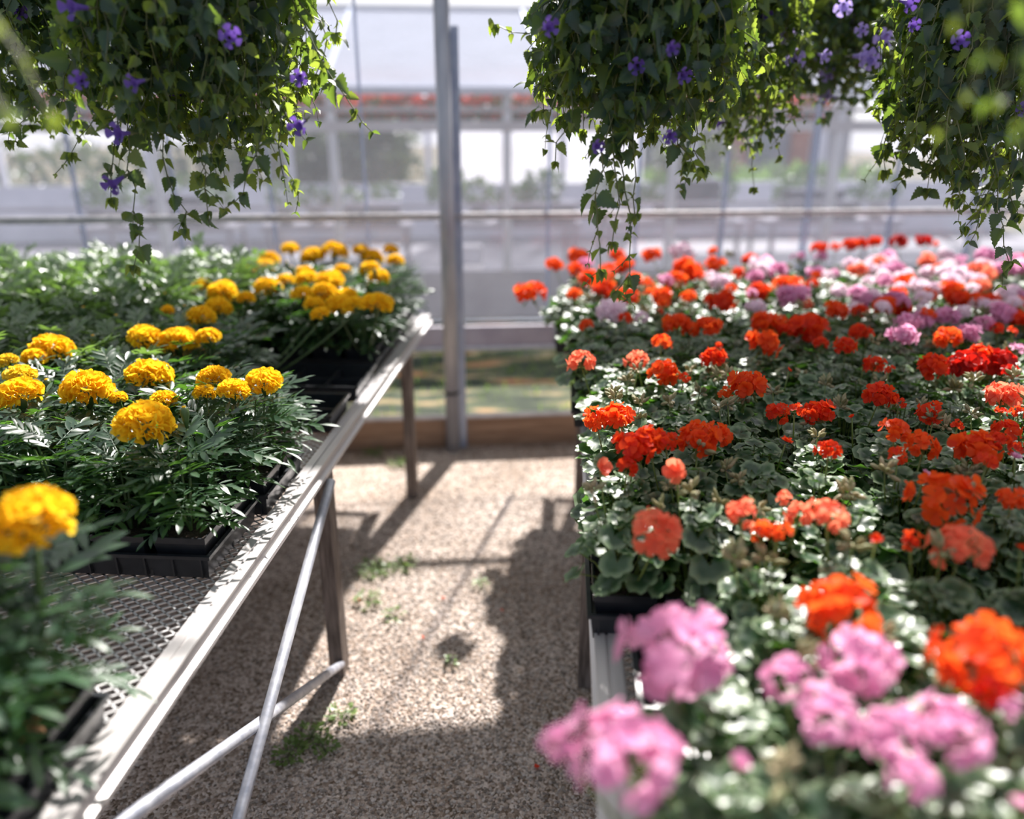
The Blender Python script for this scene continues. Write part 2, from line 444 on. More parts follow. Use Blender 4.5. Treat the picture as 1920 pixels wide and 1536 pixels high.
def geranium_foliage(seed, n=42, H=0.165, R=0.095):
    q = random.Random(seed); mb = MB()
    for i in range(n):
        u = (i + 0.5) / n; ph = i * 2.39996 + q.uniform(-.4, .4); el = u ** 0.8
        r = R * (0.15 + 0.95 * el) * q.uniform(0.75, 1.15); z = H * (1.0 - 0.72 * el ** 1.6) * q.uniform(0.8, 1.08)
        p = np.array([r * cos(ph), r * sin(ph), max(0.015, z)])
        out = np.array([cos(ph), sin(ph), 0])
        nrm = np.array([0, 0, 1.0]) * (1.1 - 0.6 * el) + out * 0.65 * el + 0.38 * rv(q)
        y = out + np.array([0, 0, 0.1 - 0.5 * el]) + 0.45 * rv(q)
        size = q.uniform(0.030, 0.060) * (0.75 + 0.35 * el)
        Fm = frame(y, nrm)
        mb.tpl(GL[q.randrange(4)], Fm, p, size, 0)
        mb.tube([(0.25 * r * cos(ph), 0.25 * r * sin(ph), 0.0), (0.6 * p[0], 0.6 * p[1], p[2] * 0.65), p - np.array([0, 0, .001])], [0.0018, 0.0015, 0.0012], 3, 1, False)
    return mb.mesh('geranium_foliage', [M['ger_leaf'], M['ger_stem']])

def marigold_foliage(seed, n=34, H=0.20, R=0.10, mat='mar_leaf'):
    q = random.Random(seed); mb = MB()
    for s in range(3):
        a = q.uniform(0, 6.3)
        mb.tube([(0, 0, 0), (0.02 * cos(a), 0.02 * sin(a), H * .5), (0.035 * cos(a), 0.035 * sin(a), H * .95)], [0.004, 0.003, 0.002], 4, 1, False)
    for i in range(n):
        u = (i + 0.5) / n; ph = i * 2.39996 + q.uniform(-.4, .4)
        z0 = H * (0.18 + 0.80 * (1 - u) ** 0.8) * q.uniform(0.85, 1.05)
        L = q.uniform(0.075, 0.115) * (0.75 + 0.35 * sin(pi * u))
        o = np.array([0.03 * u * cos(ph), 0.03 * u * sin(ph), z0])
        el = 0.75 - 1.05 * u + q.uniform(-.25, .25)
        d = np.array([cos(ph), sin(ph), el])
        mb.tpl(ML[q.randrange(4)], frame(d, (0.3 * q.uniform(-1, 1), 0.3 * q.uniform(-1, 1), 1)), o, L * (1 + .25 * (R - .1) / .1), 0)
    return mb.mesh('marigold_foliage', [M[mat], M['mar_stem']])

def marigold_head(seed, n=190, flat=0.62):
    """ruffled pompon, radius 1"""
    q = random.Random(seed); mb = MB()
    V = []
    for i in range(n):
        u = (i + 0.5) / n; zc = 1 - u * 1.35; ph = i * 2.39996
        rr = math.sqrt(max(0, 1 - zc * zc)); nrm = np.array([rr * cos(ph), rr * sin(ph), zc])
        lump = 1 + 0.10 * sin(3 * ph + seed) * rr + 0.06 * sin(7 * ph + 2 * seed)
        o = nrm * np.array([0.62, 0.62, 0.62 * flat]) * lump
        d = nrm * 1.0 + 0.6 * rv(q) + np.array([0, 0, 0.25])
        mb.tpl(RF[q.randrange(5)], frame(d, rv(q) * .7 + nrm * np.array([.2, .2, 1])), o, q.uniform(0.30, 0.42), 0)
    mb.tube([(0, 0, -0.75), (0, 0, -0.45), (0, 0, -0.15), (0, 0, 0.1)], [0.10, 0.19, 0.30, 0.1], 10, 1)
    return mb

def lathe(mb, prof, n=14, mat=0, c=(0, 0, 0)):
    V = []; F = []
    for r, z in prof:
        for k in range(n): V.append((c[0] + r * cos(2 * pi * k / n), c[1] + r * sin(2 * pi * k / n), c[2] + z))
    for i in range(len(prof) - 1):
        for k in range(n):
            a = i * n + k; b = i * n + (k + 1) % n
            F += [(a, b, b + n), (a, b + n, a + n)]
    mb.add(V, F, mat)

NUM = ['zero', 'one', 'two', 'three', 'four', 'five', 'six', 'seven', 'eight', 'nine', 'ten']
ORD = ['', 'first', 'second', 'third', 'fourth', 'fifth', 'sixth', 'seventh', 'eighth', 'ninth', 'tenth', 'eleventh', 'twelfth', 'thirteenth', 'fourteenth', 'fifteenth', 'sixteenth', 'seventeenth', 'eighteenth', 'nineteenth', 'twentieth', 'twenty-first', 'twenty-second', 'twenty-third', 'twenty-fourth', 'twenty-fifth', 'twenty-sixth', 'twenty-seventh', 'twenty-eighth']

# ------------------------------------------------------------------ the setting: gravel floor
def W_(s, o, z=0.0):
    """point in the back wall's own frame: s along it, o outward, z up"""
    return np.array([P0[0] + WD[0] * s + WN[0] * o, P0[1] + WD[1] * s + WN[1] * o, z])
WA = radians(8.9)
P0 = np.array([-0.563, 3.914, 0.0]); WD = np.array([cos(WA), sin(WA)]); WN = np.array([-sin(WA), cos(WA)])
def wall_y(x, off=0.0):
    s = (x - P0[0] - WN[0] * off) / WD[0]
    return P0[1] + WD[1] * s + WN[1] * off
def wobj(name, mb, mats, parent=None, smooth=False):
    me = mb.mesh(name, mats, smooth)
    if parent is not None: return link(name, me, parent)
    return link(name, me, None, P0, (0, 0, WA))
def wthing(name, label, cat, group=None, kind=None, s=0, o=0, z=0):
    p = W_(s, o, z)
    return thing(name, label, cat, p, WA, group, kind)

def gravel_material():
    m, N, L = new_mat('gravel')
    t = N.new('ShaderNodeTexCoord')
    v = N.new('ShaderNodeTexVoronoi'); v.inputs['Scale'].default_value = 120; L.new(t.outputs['Object'], v.inputs['Vector'])
    r = N.new('ShaderNodeValToRGB'); e = r.color_ramp.elements
    e[0].position = 0.0; e[0].color = (0.15, 0.105, 0.07, 1); e[1].position = 1.0; e[1].color = (0.76, 0.66, 0.59, 1)
    k = e.new(0.5); k.color = (0.48, 0.385, 0.32, 1)
    sx = N.new('ShaderNodeSeparateColor'); L.new(v.outputs['Color'], sx.inputs[0]); L.new(sx.outputs[0], r.inputs['Fac'])
    n = N.new('ShaderNodeTexNoise'); n.inputs['Scale'].default_value = 2.2; n.inputs['Detail'].default_value = 6; L.new(t.outputs['Object'], n.inputs['Vector'])
    r2 = N.new('ShaderNodeValToRGB'); r2.color_ramp.elements[0].color = (0.74, 0.70, 0.66, 1); r2.color_ramp.elements[1].color = (1.0, 1.0, 1.0, 1)
    r2.color_ramp.elements[0].position = 0.35; r2.color_ramp.elements[1].position = 0.6
    L.new(n.outputs['Fac'], r2.inputs['Fac'])
    mx = N.new('ShaderNodeMix'); mx.data_type = 'RGBA'; mx.blend_type = 'MULTIPLY'; mx.inputs['Factor'].default_value = 1
    L.new(r.outputs['Color'], mx.inputs['A']); L.new(r2.outputs['Color'], mx.inputs['B'])
    p = N.new('ShaderNodeBsdfPrincipled'); p.inputs['Roughness'].default_value = 0.85; p.inputs['Specular IOR Level'].default_value = 0.25
    L.new(mx.outputs['Result'], p.inputs['Base Color'])
    b = N.new('ShaderNodeBump'); b.inputs['Strength'].default_value = 0.9; b.inputs['Distance'].default_value = 0.006; b.invert = True
    L.new(v.outputs['Distance'], b.inputs['Height']); L.new(b.outputs['Normal'], p.inputs['Normal'])
    o = N.new('ShaderNodeOutputMaterial'); L.new(p.outputs[0], o.inputs['Surface'])
    return m
M['gravel'] = gravel_material()
M['pebble'] = leaf_mat('pebble', (0.10, 0.075, 0.055, 1), (0.78, 0.69, 0.62, 1), (0.3, 0.3, 0.3, 1), 0.0, 0.7, 0.3)

mb = MB()
c = [W_(-4.5, 0.02), W_(4.5, 0.02), (5.2, -2.5, 0), (-5.2, -2.5, 0)]
mb.add(c, [(0, 2, 1), (0, 3, 2)])
tag(link('floor', mb.mesh('floor', M['gravel'], False)), 'pale gravel floor of the greenhouse between the benches', 'gravel floor', kind='structure')

# loose pebbles lying on the aisle: nobody could count them
def ico():
    g = (1 + 5 ** .5) / 2
    V = np.array([(-1, g, 0), (1, g, 0), (-1, -g, 0), (1, -g, 0), (0, -1, g), (0, 1, g), (0, -1, -g), (0, 1, -g), (g, 0, -1), (g, 0, 1), (-g, 0, -1), (-g, 0, 1)], float)
    V /= np.linalg.norm(V[0])
    F = np.array([(0, 11, 5), (0, 5, 1), (0, 1, 7), (0, 7, 10), (0, 10, 11), (1, 5, 9), (5, 11, 4), (11, 10, 2), (10, 7, 6), (7, 1, 8), (3, 9, 4), (3, 4, 2), (3, 2, 6), (3, 6, 8), (3, 8, 9), (4, 9, 5), (2, 4, 11), (6, 2, 10), (8, 6, 7), (9, 8, 1)])
    return V, F
IV, IF = ico()
npr = np.random.default_rng(5)
N_PEB = 22000
mb = MB()
py_ = 1.25 + 2.6 * npr.uniform(0, 1, N_PEB) ** 1.6; px_ = npr.uniform(-0.85, 0.12, N_PEB) - npr.uniform(0, .6, N_PEB) * (npr.uniform(0, 1, N_PEB) < .25)
sz = npr.uniform(0.0022, 0.0058, N_PEB)
VV = []; FFs = []
for i in range(N_PEB):
    a = npr.uniform(0, 6.28); sc3 = sz[i] * np.array([npr.uniform(.8, 1.5), npr.uniform(.6, 1.0), npr.uniform(.4, .7)])
    v = IV * sc3 * (1 + npr.uniform(-.15, .15, (12, 1)))
    R2 = np.array([[cos(a), -sin(a), 0], [sin(a), cos(a), 0], [0, 0, 1]])
    VV.append(v @ R2.T + np.array([px_[i], py_[i], sz[i] * 0.25])); FFs.append(IF + 12 * i)
mb.add(np.concatenate(VV), np.concatenate(FFs))
tag(link('gravel', mb.mesh('gravel', M['pebble'], False)), 'loose small pebbles scattered over the gravel aisle', 'gravel', kind='stuff')

# outside ground beyond the back wall
def grass_material():
    m, N, L = new_mat('outside_grass')
    t = N.new('ShaderNodeTexCoord'); mp = N.new('ShaderNodeMapping'); mp.inputs['Scale'].default_value = (0.7, 2.2, 1); L.new(t.outputs['Object'], mp.inputs['Vector'])
    n = N.new('ShaderNodeTexNoise'); n.inputs['Scale'].default_value = 2.3; n.inputs['Detail'].default_value = 8; L.new(mp.outputs['Vector'], n.inputs['Vector'])
    r = N.new('ShaderNodeValToRGB'); e = r.color_ramp.elements
    e[0].position = 0.42; e[0].color = (0.012, 0.022, 0.010, 1); e[1].position = 0.66; e[1].color = (0.40, 0.15, 0.06, 1)  # darkest greens carry the shade on this strip in their colour
    k = e.new(0.52); k.color = (0.05, 0.065, 0.03, 1); k = e.new(0.60); k.color = (0.26, 0.19, 0.10, 1)
    L.new(n.outputs['Fac'], r.inputs['Fac'])
    p = N.new('ShaderNodeBsdfPrincipled'); p.inputs['Roughness'].default_value = 0.95; L.new(r.outputs['Color'], p.inputs['Base Color'])
    o = N.new('ShaderNodeOutputMaterial'); L.new(p.outputs[0], o.inputs['Surface'])
    return m
M['grass'] = grass_material()
mb = MB(); mb.add([(-25, 0.02, -0.01), (25, 0.02, -0.01), (25, 60, -0.01), (-25, 60, -0.01)], [(0, 1, 2), (0, 2, 3)])
tag(wobj('ground', mb, M['grass']), 'outside ground of grass and straw beyond the back wall', 'ground', kind='structure')
# tufts of grass in the strip outside
mb = MB()
GB = tpl_blade(0.12, 0.3, 3, 0.5)
for i in range(2600):
    s, o = rnd.uniform(-2.2, 1.6), rnd.uniform(0.12, 2.3)
    dense = 1 if o > 1.3 or rnd.random() < 0.35 else 0
    if not dense: continue
    a = rnd.uniform(0, 6.3)
    mb.tpl(GB, frame((cos(a) * .5, sin(a) * .5, 1), (sin(a), cos(a), 0.3)), (s, o, -0.01), rnd.uniform(0.03, 0.09))
tag(wobj('grass', mb, M['weed']), 'short grass growing outside beyond the timber kickboard', 'grass', kind='stuff')

# ------------------------------------------------------------------ back wall of the greenhouse
t = wthing('baseboard_back', 'pale pine kickboard along the foot of the back wall', 'board', kind='structure')
mb = MB(); mb.box((-4.5, -0.02, 0), (4.5, 0.02, 0.162)); link('board', mb.mesh('board', M['board'], False), t)
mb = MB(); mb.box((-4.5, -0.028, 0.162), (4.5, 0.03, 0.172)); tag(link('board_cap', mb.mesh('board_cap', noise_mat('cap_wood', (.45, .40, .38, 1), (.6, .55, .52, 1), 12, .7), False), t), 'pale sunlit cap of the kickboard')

t = wthing('trim_1', 'grey corrugated band and rolled sheet above the open gap of the back wall', 'wall band', kind='structure')
mb = MB()
for k in range(5): mb.box((-5.0, 0.33, 0.448 + k * 0.026), (5.0, 0.346 if k % 2 else 0.358, 0.474 + k * 0.026))
link('corrugated_band', mb.mesh('corrugated_band', noise_mat('grey_band', (.30, .28, .34, 1), (.42, .40, .46, 1), 5, .6), False), t)
mb = MB(); mb.tube([(-5.0, 0.33, 0.45), (5.0, 0.33, 0.45)], 0.012, 8); link('roll_pipe', mb.mesh('roll_pipe', M['galv']), t)
mb = MB(); mb.tube([(-4.5, 0.0, 0.692), (4.5, 0.0, 0.692)], 0.003, 8); link('clamp_bar', mb.mesh('clamp_bar', M['tube_blue']), t)

t = wthing('trim_2', 'thin galvanised rail running across the back wall at bench flower height', 'rail', kind='structure')
mb = MB(); mb.box((-4.5, -0.05, 1.205), (4.5, -0.01, 1.212)); mb.tube([(-4.5, -0.03, 1.226), (4.5, -0.03, 1.226)], 0.013, 10)
link('rail', mb.mesh('rail', noise_mat('rail_metal', (.40, .38, .38, 1), (.60, .56, .55, 1), 20, .5, .3), False), t)

M['pane'] = pane_mat('wall_glazing', 0.075)
M['joint'] = pane_mat('translucent_joint', 0.38, (.74, .77, .84, 1), (.26, .28, .34, 1))
pane_edges = [-4.5] + [0.045 + 0.447 * k for k in range(-9, 10)] + [4.5]
for k in range(len(pane_edges) - 1):
    a, b = pane_edges[k], pane_edges[k + 1]
    t = wthing('window_%d' % (k + 1), 'tall clear pane in the back wall with a thin grey mullion', 'window', 'panes of the back wall', 'structure')
    t.location = W_(a, 0.03, 0)
    mb = MB(); mb.add([(0, 0, 0.675), (b - a, 0, 0.675), (b - a, 0, 2.28), (0, 0, 2.28)], [(0, 1, 2), (0, 2, 3)])
    link('glazing', mb.mesh('glazing', M['pane'], False), t)
    if k == 10: continue
    wd = 0.024 if k in (14, 2) else 0.011
    mb = MB(); mb.box((-wd, -0.03, 0.675), (wd * .2, 0.004, 2.2)); link('mullion', mb.mesh('mullion', M['joint'], False), t)

t = wthing('eave_gutter', 'deep metal eave gutter over the back wall', 'gutter', kind='structure')
mb = MB(); mb.prism([(-0.06, 2.32), (0.16, 2.32), (0.22, 2.66), (-0.06, 2.66)], (-4.5, 0, 0), (4.5, 0, 0), (0, 1, 0), (0, 0, 1))
link('gutter_trough', mb.mesh('gutter_trough', M['galv'], False), t)

t = wthing('wall_post', 'round galvanised post with a bluish square tube behind it at the end of the aisle', 'post', kind='structure', s=0.0, o=-0.06)
mb = MB(); mb.tube([(-0.018, 0, 0), (-0.018, 0, 2.35)], 0.036, 20); link('round_pipe', mb.mesh('round_pipe', M['post_galv']), t)
mb = MB(); mb.box((0.012, 0.02, 0), (0.056, 0.066, 2.06)); tag(link('square_tube', mb.mesh('square_tube', M['tube_blue'], False), t), 'bluish square tube beside the round pipe')
mb = MB(); mb.tube([(-0.018, 0, 0.318), (-0.018, 0, 0.334)], 0.0385, 20); tag(link('strap', mb.mesh('strap', M['black']), t), 'thin black strap')
for s in (-3.4, 3.1):
    t = wthing('wall_post', 'galvanised post of the back wall ' + ('behind the marigold bench' if s < 0 else 'behind the geranium bench'), 'post', kind='structure', s=s, o=-0.06)
    mb = MB(); mb.tube([(0, 0, 0), (0, 0, 2.35)], 0.036, 16); link('round_pipe', mb.mesh('round_pipe', M['post_galv']), t)

# roof frame over the house (above the picture): rafters and the pipes the baskets hang from
for i, s in enumerate((-3.4, -1.7, 0.0, 1.7, 3.4)):
    t = tag(link('roof_rafter', None, None, W_(s, 0), (0, 0, WA)), 'galvanised roof rafter over the benches', 'rafter', 'rafters of the roof', 'structure')
    mb = MB(); mb.tube([(0, 0, 2.6), (0, -1.5, 3.2), (0, -3.2, 3.7), (0, -5.5, 3.9)], 0.022, 8); link('rafter_tube', mb.mesh('rafter_tube', M['galv']), t)
PIPES = [(1.68, 2.42), (0.62, 2.36), (2.95, 2.5)]
for i, (y, z) in enumerate(PIPES):
    mb = MB(); mb.tube([(-3.5, y, z), (3.5, y, z)], 0.014, 8)
    tag(link('roof_pipe', mb.mesh('roof_pipe', M['galv'])), 'galvanised pipe under the roof carrying hanging baskets', 'pipe', 'basket pipes under the roof', 'structure')

# ------------------------------------------------------------------ the neighbouring greenhouse seen through the back wall
NB = thing('greenhouse', 'neighbouring glass greenhouse standing across the grass strip', 'greenhouse', P0, WA)
nbm = dict(wall=noise_mat('neighbour_base', (.34, .33, .38, 1), (.46, .45, .50, 1), 3, .7), beam=noise_mat('neighbour_beam', (.45, .42, .44, 1), (.55, .52, .54, 1), 3, .6),
           white=noise_mat('neighbour_white', (.60, .60, .64, 1), (.75, .75, .78, 1), 2, .6))
NO = 3.0
def nb(name, mb, mat, smooth=False, parent=NB, label=None):
    o = link(name, mb.mesh(name, mat, smooth), parent)
    if label: o['label'] = label
    return o
mb = MB(); mb.box((-9, NO, -0.2), (9, NO + 0.05, 0.42)); nb('base_wall', mb, nbm['wall'])
mb = MB(); mb.box((-9, NO - 0.03, 1.58), (9, NO + 0.05, 1.665)); nb('beam', mb, nbm['beam'])
mb = MB(); mb.box((-9, NO - 0.02, 1.735), (9, NO + 0.03, 1.77)); nb('beam', mb, nbm['beam'])
mb = MB(); mb.box((-9, NO - 0.10, 1.865), (9, NO + 0.05, 1.925)); nb('gutter', mb, noise_mat('neighbour_gutter', (.48, .50, .58, 1), (.6, .62, .7, 1), 3, .5))
mb = MB(); mb.box((-9, NO + 0.3, 0.93), (9, NO + 0.34, 0.965)); nb('beam', mb, nbm['beam'])
for k in range(-7, 8):
    mb = MB(); s = -0.92 + 1.45 * k; mb.box((s - 0.035, NO - 0.02, 0.4), (s + 0.035, NO + 0.05, 1.9)); nb('post', mb, nbm['white'])
mb = MB(); mb.add([(-9, NO + .02, .42), (9, NO + .02, .42), (9, NO + .02, 1.6), (-9, NO + .02, 1.6)], [(0, 1, 2), (0, 2, 3)])
nb('front_glazing', mb, pane_mat('neighbour_glazing', 0.06, (.9, .9, .95, 1)))
M['roof'] = pane_mat('neighbour_roof_sheet', 0.72, (.80, .82, .88, 1), (.50, .53, .62, 1), 0.04)
mb = MB(); mb.add([(-9, NO - .05, 1.92), (9, NO - .05, 1.92), (9, NO + 2.6, 2.80), (-9, NO + 2.6, 2.80)], [(0, 1, 2), (0, 2, 3)])
mb.add([(-9, NO + 5.2, 1.92), (9, NO + 5.2, 1.92), (9, NO + 2.6, 2.80), (-9, NO + 2.6, 2.80)], [(0, 2, 1), (0, 3, 2)])
nb('roof', mb, M['roof'])
mb = MB(); mb.tube([(-9, NO + 2.6, 2.82), (9, NO + 2.6, 2.82)], 0.03, 6); nb('ridge', mb, nbm['white'])
for k in range(-10, 11):
    mb = MB(); s = -0.95 + 0.93 * k; mb.tube([(s, NO - .06, 1.93), (s, NO + 2.6, 2.81)], 0.02, 6); nb('rafter', mb, M['tube_blue'])
mb = MB(); mb.box((-9, NO + 5.2, 0), (9, NO + 5.25, 0.8)); nb('rear_wall', mb, nbm['white'])
mb = MB(); mb.box((-9, NO + .06, -.005), (9, NO + 5.2, 0.012)); nb('concrete_floor', mb, noise_mat('pale_concrete', (.10, .10, .115, 1), (.20, .195, .21, 1), 2, .8))
mb = MB(); mb.add([(0.1, NO + 5.19, .8), (3.0, NO + 5.19, .8), (3.0, NO + 5.19, 1.9), (0.1, NO + 5.19, 1.9)], [(0, 1, 2), (0, 2, 3)]); nb('rear_sheet', mb, pane_mat('rear_sheet', .8, (.85, .85, .9, 1), (.72, .72, .76, 1)))
for k in range(-4, 5):
    mb = MB(); s = -0.2 + 2.0 * k; mb.box((s - 0.04, NO + 5.18, 0.8), (s + 0.04, NO + 5.26, 1.95)); nb('rear_post', mb, nbm['white'])

# baskets of red blooms hanging in a row under the neighbour's eave
def blob_foliage(q, n, R, size, tpl, mb, mat=0, flat=1.0, c=(0, 0, 0)):
    for i in range(n):
        d = rv(q); p = d * R * q.uniform(0.55, 1.0) * np.array([1, 1, flat]) + np.asarray(c)
        mb.tpl(tpl[q.randrange(len(tpl))], frame(d + 0.7 * rv(q), rv(q)), p, size * q.uniform(.7, 1.3), mat)
SIMPLE = [tpl_blade(0.55, 0.2, 3, 0.2), tpl_blade(0.7, 0.1, 3, 0.1)]
mb = MB(); lathe(mb, [(0.0, -.10), (.07, -.10), (.10, 0), (.105, 0)], 10); basket_me = mb.mesh('basket', M['black'])
mbs = []
for v in range(3):
    q = random.Random(90 + v); mb = MB(); blob_foliage(q, 160, 0.14, 0.07, SIMPLE, mb, 0, 0.55, (0, 0, 0.03)); fol = mb.mesh('foliage', M['ger_leaf'])
    mb = MB(); blob_foliage(q, 170, 0.15, 0.065, PT, mb, 0, 0.55, (0, 0, 0.045)); fl = mb.mesh('blooms', PET['R' if v else 'O'])
    mbs.append((fol, fl))
for k in range(26):
    s = -3.2 + 0.26 * k + rnd.uniform(-.04, .04)
    if s > 3.4: continue
    p = W_(s, NO + rnd.uniform(.25, .45), 1.74 + rnd.uniform(-.015, .02))
    t = thing('hanging_basket', 'small basket of red flowers hanging under the eave of the neighbouring greenhouse', 'hanging basket', p, rnd.uniform(0, 6), 'red flower baskets under the neighbouring eave')
    v = mbs[rnd.randrange(3)]
    link('basket', basket_me, t); link('foliage', v[0], t); link('flowers', v[1], t)
    mb = MB(); mb.tube([(0, 0, 0), (0, 0, 0.25)], 0.003, 4); link('hanger', mb.mesh('hanger', M['galv']), t)

# benches and pale pots inside the neighbouring greenhouse
pale = noise_mat('pale_pot', (.55, .52, .50, 1), (.8, .78, .76, 1), 4, .6)
dark = noise_mat('dark_bench', (.05, .055, .07, 1), (.12, .12, .15, 1), 4, .6)
for k in range(5):
    s0 = -3.6 + 1.75 * k
    t = wthing('plant_bench', 'grey bench inside the neighbouring greenhouse', 'bench', 'benches inside the neighbouring greenhouse', s=s0, o=NO + 1.2)
    mb = MB(); mb.box((0, 0, 0.62), (1.5, 0.7, 0.68)); link('bench_top', mb.mesh('bench_top', nbm['beam'], False), t)
    for lx in (0.05, 1.42):
        for ly in (0.04, 0.62):
            mb = MB(); mb.box((lx, ly, 0), (lx + .04, ly + .04, 0.62)); link('leg', mb.mesh('leg', nbm['beam'], False), t)
mb = MB(); lathe(mb, [(0, 0), (.075, 0), (.10, .17), (.108, .17), (.108, .19), (.09, .19)], 12); pot_me = mb.mesh('pot', pale)
pot_dark = pot_me.copy(); pot_dark.materials.clear(); pot_dark.materials.append(dark)
bush = []
for v in range(4):
    q = random.Random(130 + v); mb = MB(); blob_foliage(q, 150, 0.17, 0.075, SIMPLE, mb, 0, 0.9, (0, 0, 0.30)); bush.append(mb.mesh('foliage', M['mar_leaf_pale' if v % 2 else 'ger_leaf']))
for k in range(26):
    s = -3.6 + 0.33 * k; o = NO + 1.2 + rnd.uniform(.1, .6)
    if (s + 3.6) % 1.75 > 1.42: continue
    t = wthing('potted_plant', 'bushy green plant in a %s pot on a bench of the neighbouring greenhouse' % ('pale' if k % 3 else 'black'), 'potted plant', 'plants in %s pots inside the neighbouring greenhouse' % ('pale' if k % 3 else 'black'), s=s, o=o, z=0.68)
    link('pot', pot_me if k % 3 else pot_dark, t); link('foliage', bush[rnd.randrange(4)], t, rot=(0, 0, rnd.uniform(0, 6)), scale=rnd.uniform(.7, 1.2))

for k, (s, w, h) in enumerate(((-2.9, .5, .28), (-1.0, .55, .2), (0.55, .8, .18), (2.35, .5, .4), (3.6, .6, .3))):
    t = wthing('storage_bin', 'dark lidded bin on the %s bench of the neighbouring greenhouse' % ORD[k + 1], 'bin', 'bins in the neighbouring greenhouse', s=s, o=NO + 1.2, z=0.68)
    mb = MB(); mb.box((0.01, 0.01, 0), (w - .01, .29, h)); link('bin_body', mb.mesh('bin_body', dark, False), t)
    mb = MB(); mb.box((0, 0, h), (w, .3, h + .02)); link('lid', mb.mesh('lid', nbm['wall'], False), t)

# white boxes added to stand for square reflections low behind the post
for k, (s, o, z, w, h, l) in enumerate([(0.10, 3.3, 0.42, 0.22, 0.16, 'upper'), (0.02, 3.35, 0.20, 0.30, 0.16, 'lower'), (0.42, 3.3, 0.2, 0.14, 0.13, 'small')]):
    t = wthing('reflection_box', 'white box standing in for the %s square reflection low behind the post' % l, 'reflection_box', s=s, o=o, z=z)
    mb = MB(); mb.box((0, 0, 0), (w, .2, .02)); mb.box((0, 0, 0), (.015, .2, h)); mb.box((w - .015, 0, 0), (w, .2, h)); mb.box((0, 0, 0), (w, .015, h)); mb.box((0, .185, 0), (w, .2, h))
    link('box_body', mb.mesh('box_body', noise_mat('reflection_white', (.75, .75, .75, 1), (.85, .85, .85, 1), 3, .4), False), t)
    mb = MB(); mb.box((-.006, -.006, h - .012), (w + .006, .206, h + .004)); link('box_rim', mb.mesh('box_rim', pale, False), t)

# hedge, trees and a brick building beyond
M['tree'] = leaf_mat('tree_leaf', (0.015, 0.03, 0.02, 1), (0.09, 0.12, 0.07, 1), (0.16, 0.22, 0.08, 1), 0.25)
M['bark'] = noise_mat('bark', (.06, .045, .035, 1), (.16, .12, .10, 1), 14, .9, 0, .4)
ORD_ = ['third', 'fourth', 'fifth', 'sixth', 'seventh', 'eighth', 'second', 'first']
def tree(s, o, h, R, label, n=700, seed=0, leafm='tree'):
    t = wthing('tree', label, 'tree', 'trees beyond the neighbouring greenhouse', s=s, o=o)
    q = random.Random(seed); mb = MB(); mb.tube([(0, 0, 0), (.05, 0, h * .5), (0, .03, h * .95)], [.09, .06, .02], 8); link('trunk', mb.mesh('trunk', M['bark']), t)
    mb = MB()
    for c_ in range(7):
        a = q.uniform(0, 6.3); rr = R * q.uniform(0, .6)
        blob_foliage(q, n // 7, R * q.uniform(.45, .7), 0.16, SIMPLE, mb, 0, 0.9, (rr * cos(a), rr * sin(a), h * q.uniform(.45, 1.0)))
    link('crown', mb.mesh('crown', M[leafm]), t)
tree(-3.2, 9.6, 1.9, 1.1, 'dark green tree beyond the neighbouring greenhouse behind the green marigolds', 900, 1)
tree(-1.9, 9.0, 1.5, 0.9, 'dark green tree seen through glass left of the aisle post', 900, 2)
tree(-1.05, 9.4, 1.8, 0.8, 'dark green tree seen through glass just beside the aisle post', 900, 3)
for i_, (s_, h_) in enumerate(((-5.6, 1.3), (-4.6, 1.2), (-3.7, 1.4), (-2.7, 1.2), (-1.75, 1.35), (-0.9, 1.3), (-6.7, 1.3), (-7.8, 1.2))):
    t = wthing('shrub', 'dark evergreen shrub, %s of the row behind the neighbouring greenhouse' % ORD_[i_], 'shrub', 'evergreen row', s=s_, o=9.0)
    mb = MB(); blob_foliage(random.Random(60 + i_), 420, 0.62, 0.14, SIMPLE, mb, 0, h_, (0, 0, 0.65)); link('foliage', mb.mesh('foliage', M['tree']), t)
    mb = MB(); mb.tube([(0, 0, 0), (0, 0, 0.6)], 0.03, 6); link('stem', mb.mesh('stem', M['bark']), t)
tree(4.4, 10.2, 1.6, 0.8, 'grey-green tree seen through glass above the pink geraniums', 700, 4)
hedge_q = random.Random(5); ORD_R = ['first', 'second', 'third', 'fourth', 'fifth', 'sixth', 'seventh', 'eighth']
for i, (s, l) in enumerate(((2.4, 'pale green shrub behind glass beside the brick building'), (3.3, 'pale green shrub behind glass in front of the brick building'), (4.2, 'pale green shrub behind glass beside the far basket'), (5.2, 'pale green shrub behind glass at the picture edge'))):
    t = wthing('shrub', l, 'shrub', s=s, o=9.3)
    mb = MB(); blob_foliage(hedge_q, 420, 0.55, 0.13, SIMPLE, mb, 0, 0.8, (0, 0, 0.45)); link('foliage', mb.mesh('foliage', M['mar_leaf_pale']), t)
    mb = MB(); mb.tube([(0, 0, 0), (0, 0, 0.5)], 0.03, 6); link('stem', mb.mesh('stem', M['bark']), t)
for i in range(8):
    t = wthing('shrub', 'low pale shrub, %s of the row before the brick building' % ORD_R[i], 'shrub', 'pale shrub row before the brick building', s=1.7 + .85 * i, o=10.6)
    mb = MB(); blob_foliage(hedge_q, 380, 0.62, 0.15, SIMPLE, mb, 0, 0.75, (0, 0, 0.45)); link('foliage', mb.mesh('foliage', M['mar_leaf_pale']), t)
    mb = MB(); mb.tube([(0, 0, 0), (0, 0, 0.5)], 0.03, 6); link('stem', mb.mesh('stem', M['bark']), t)
brick = noise_mat('red_brick', (.40, .12, .07, 1), (.55, .20, .12, 1), 6, .85)
BL = wthing('building', 'low brick building with red piers and grey windows beyond the glass', 'building', s=0, o=12.5)
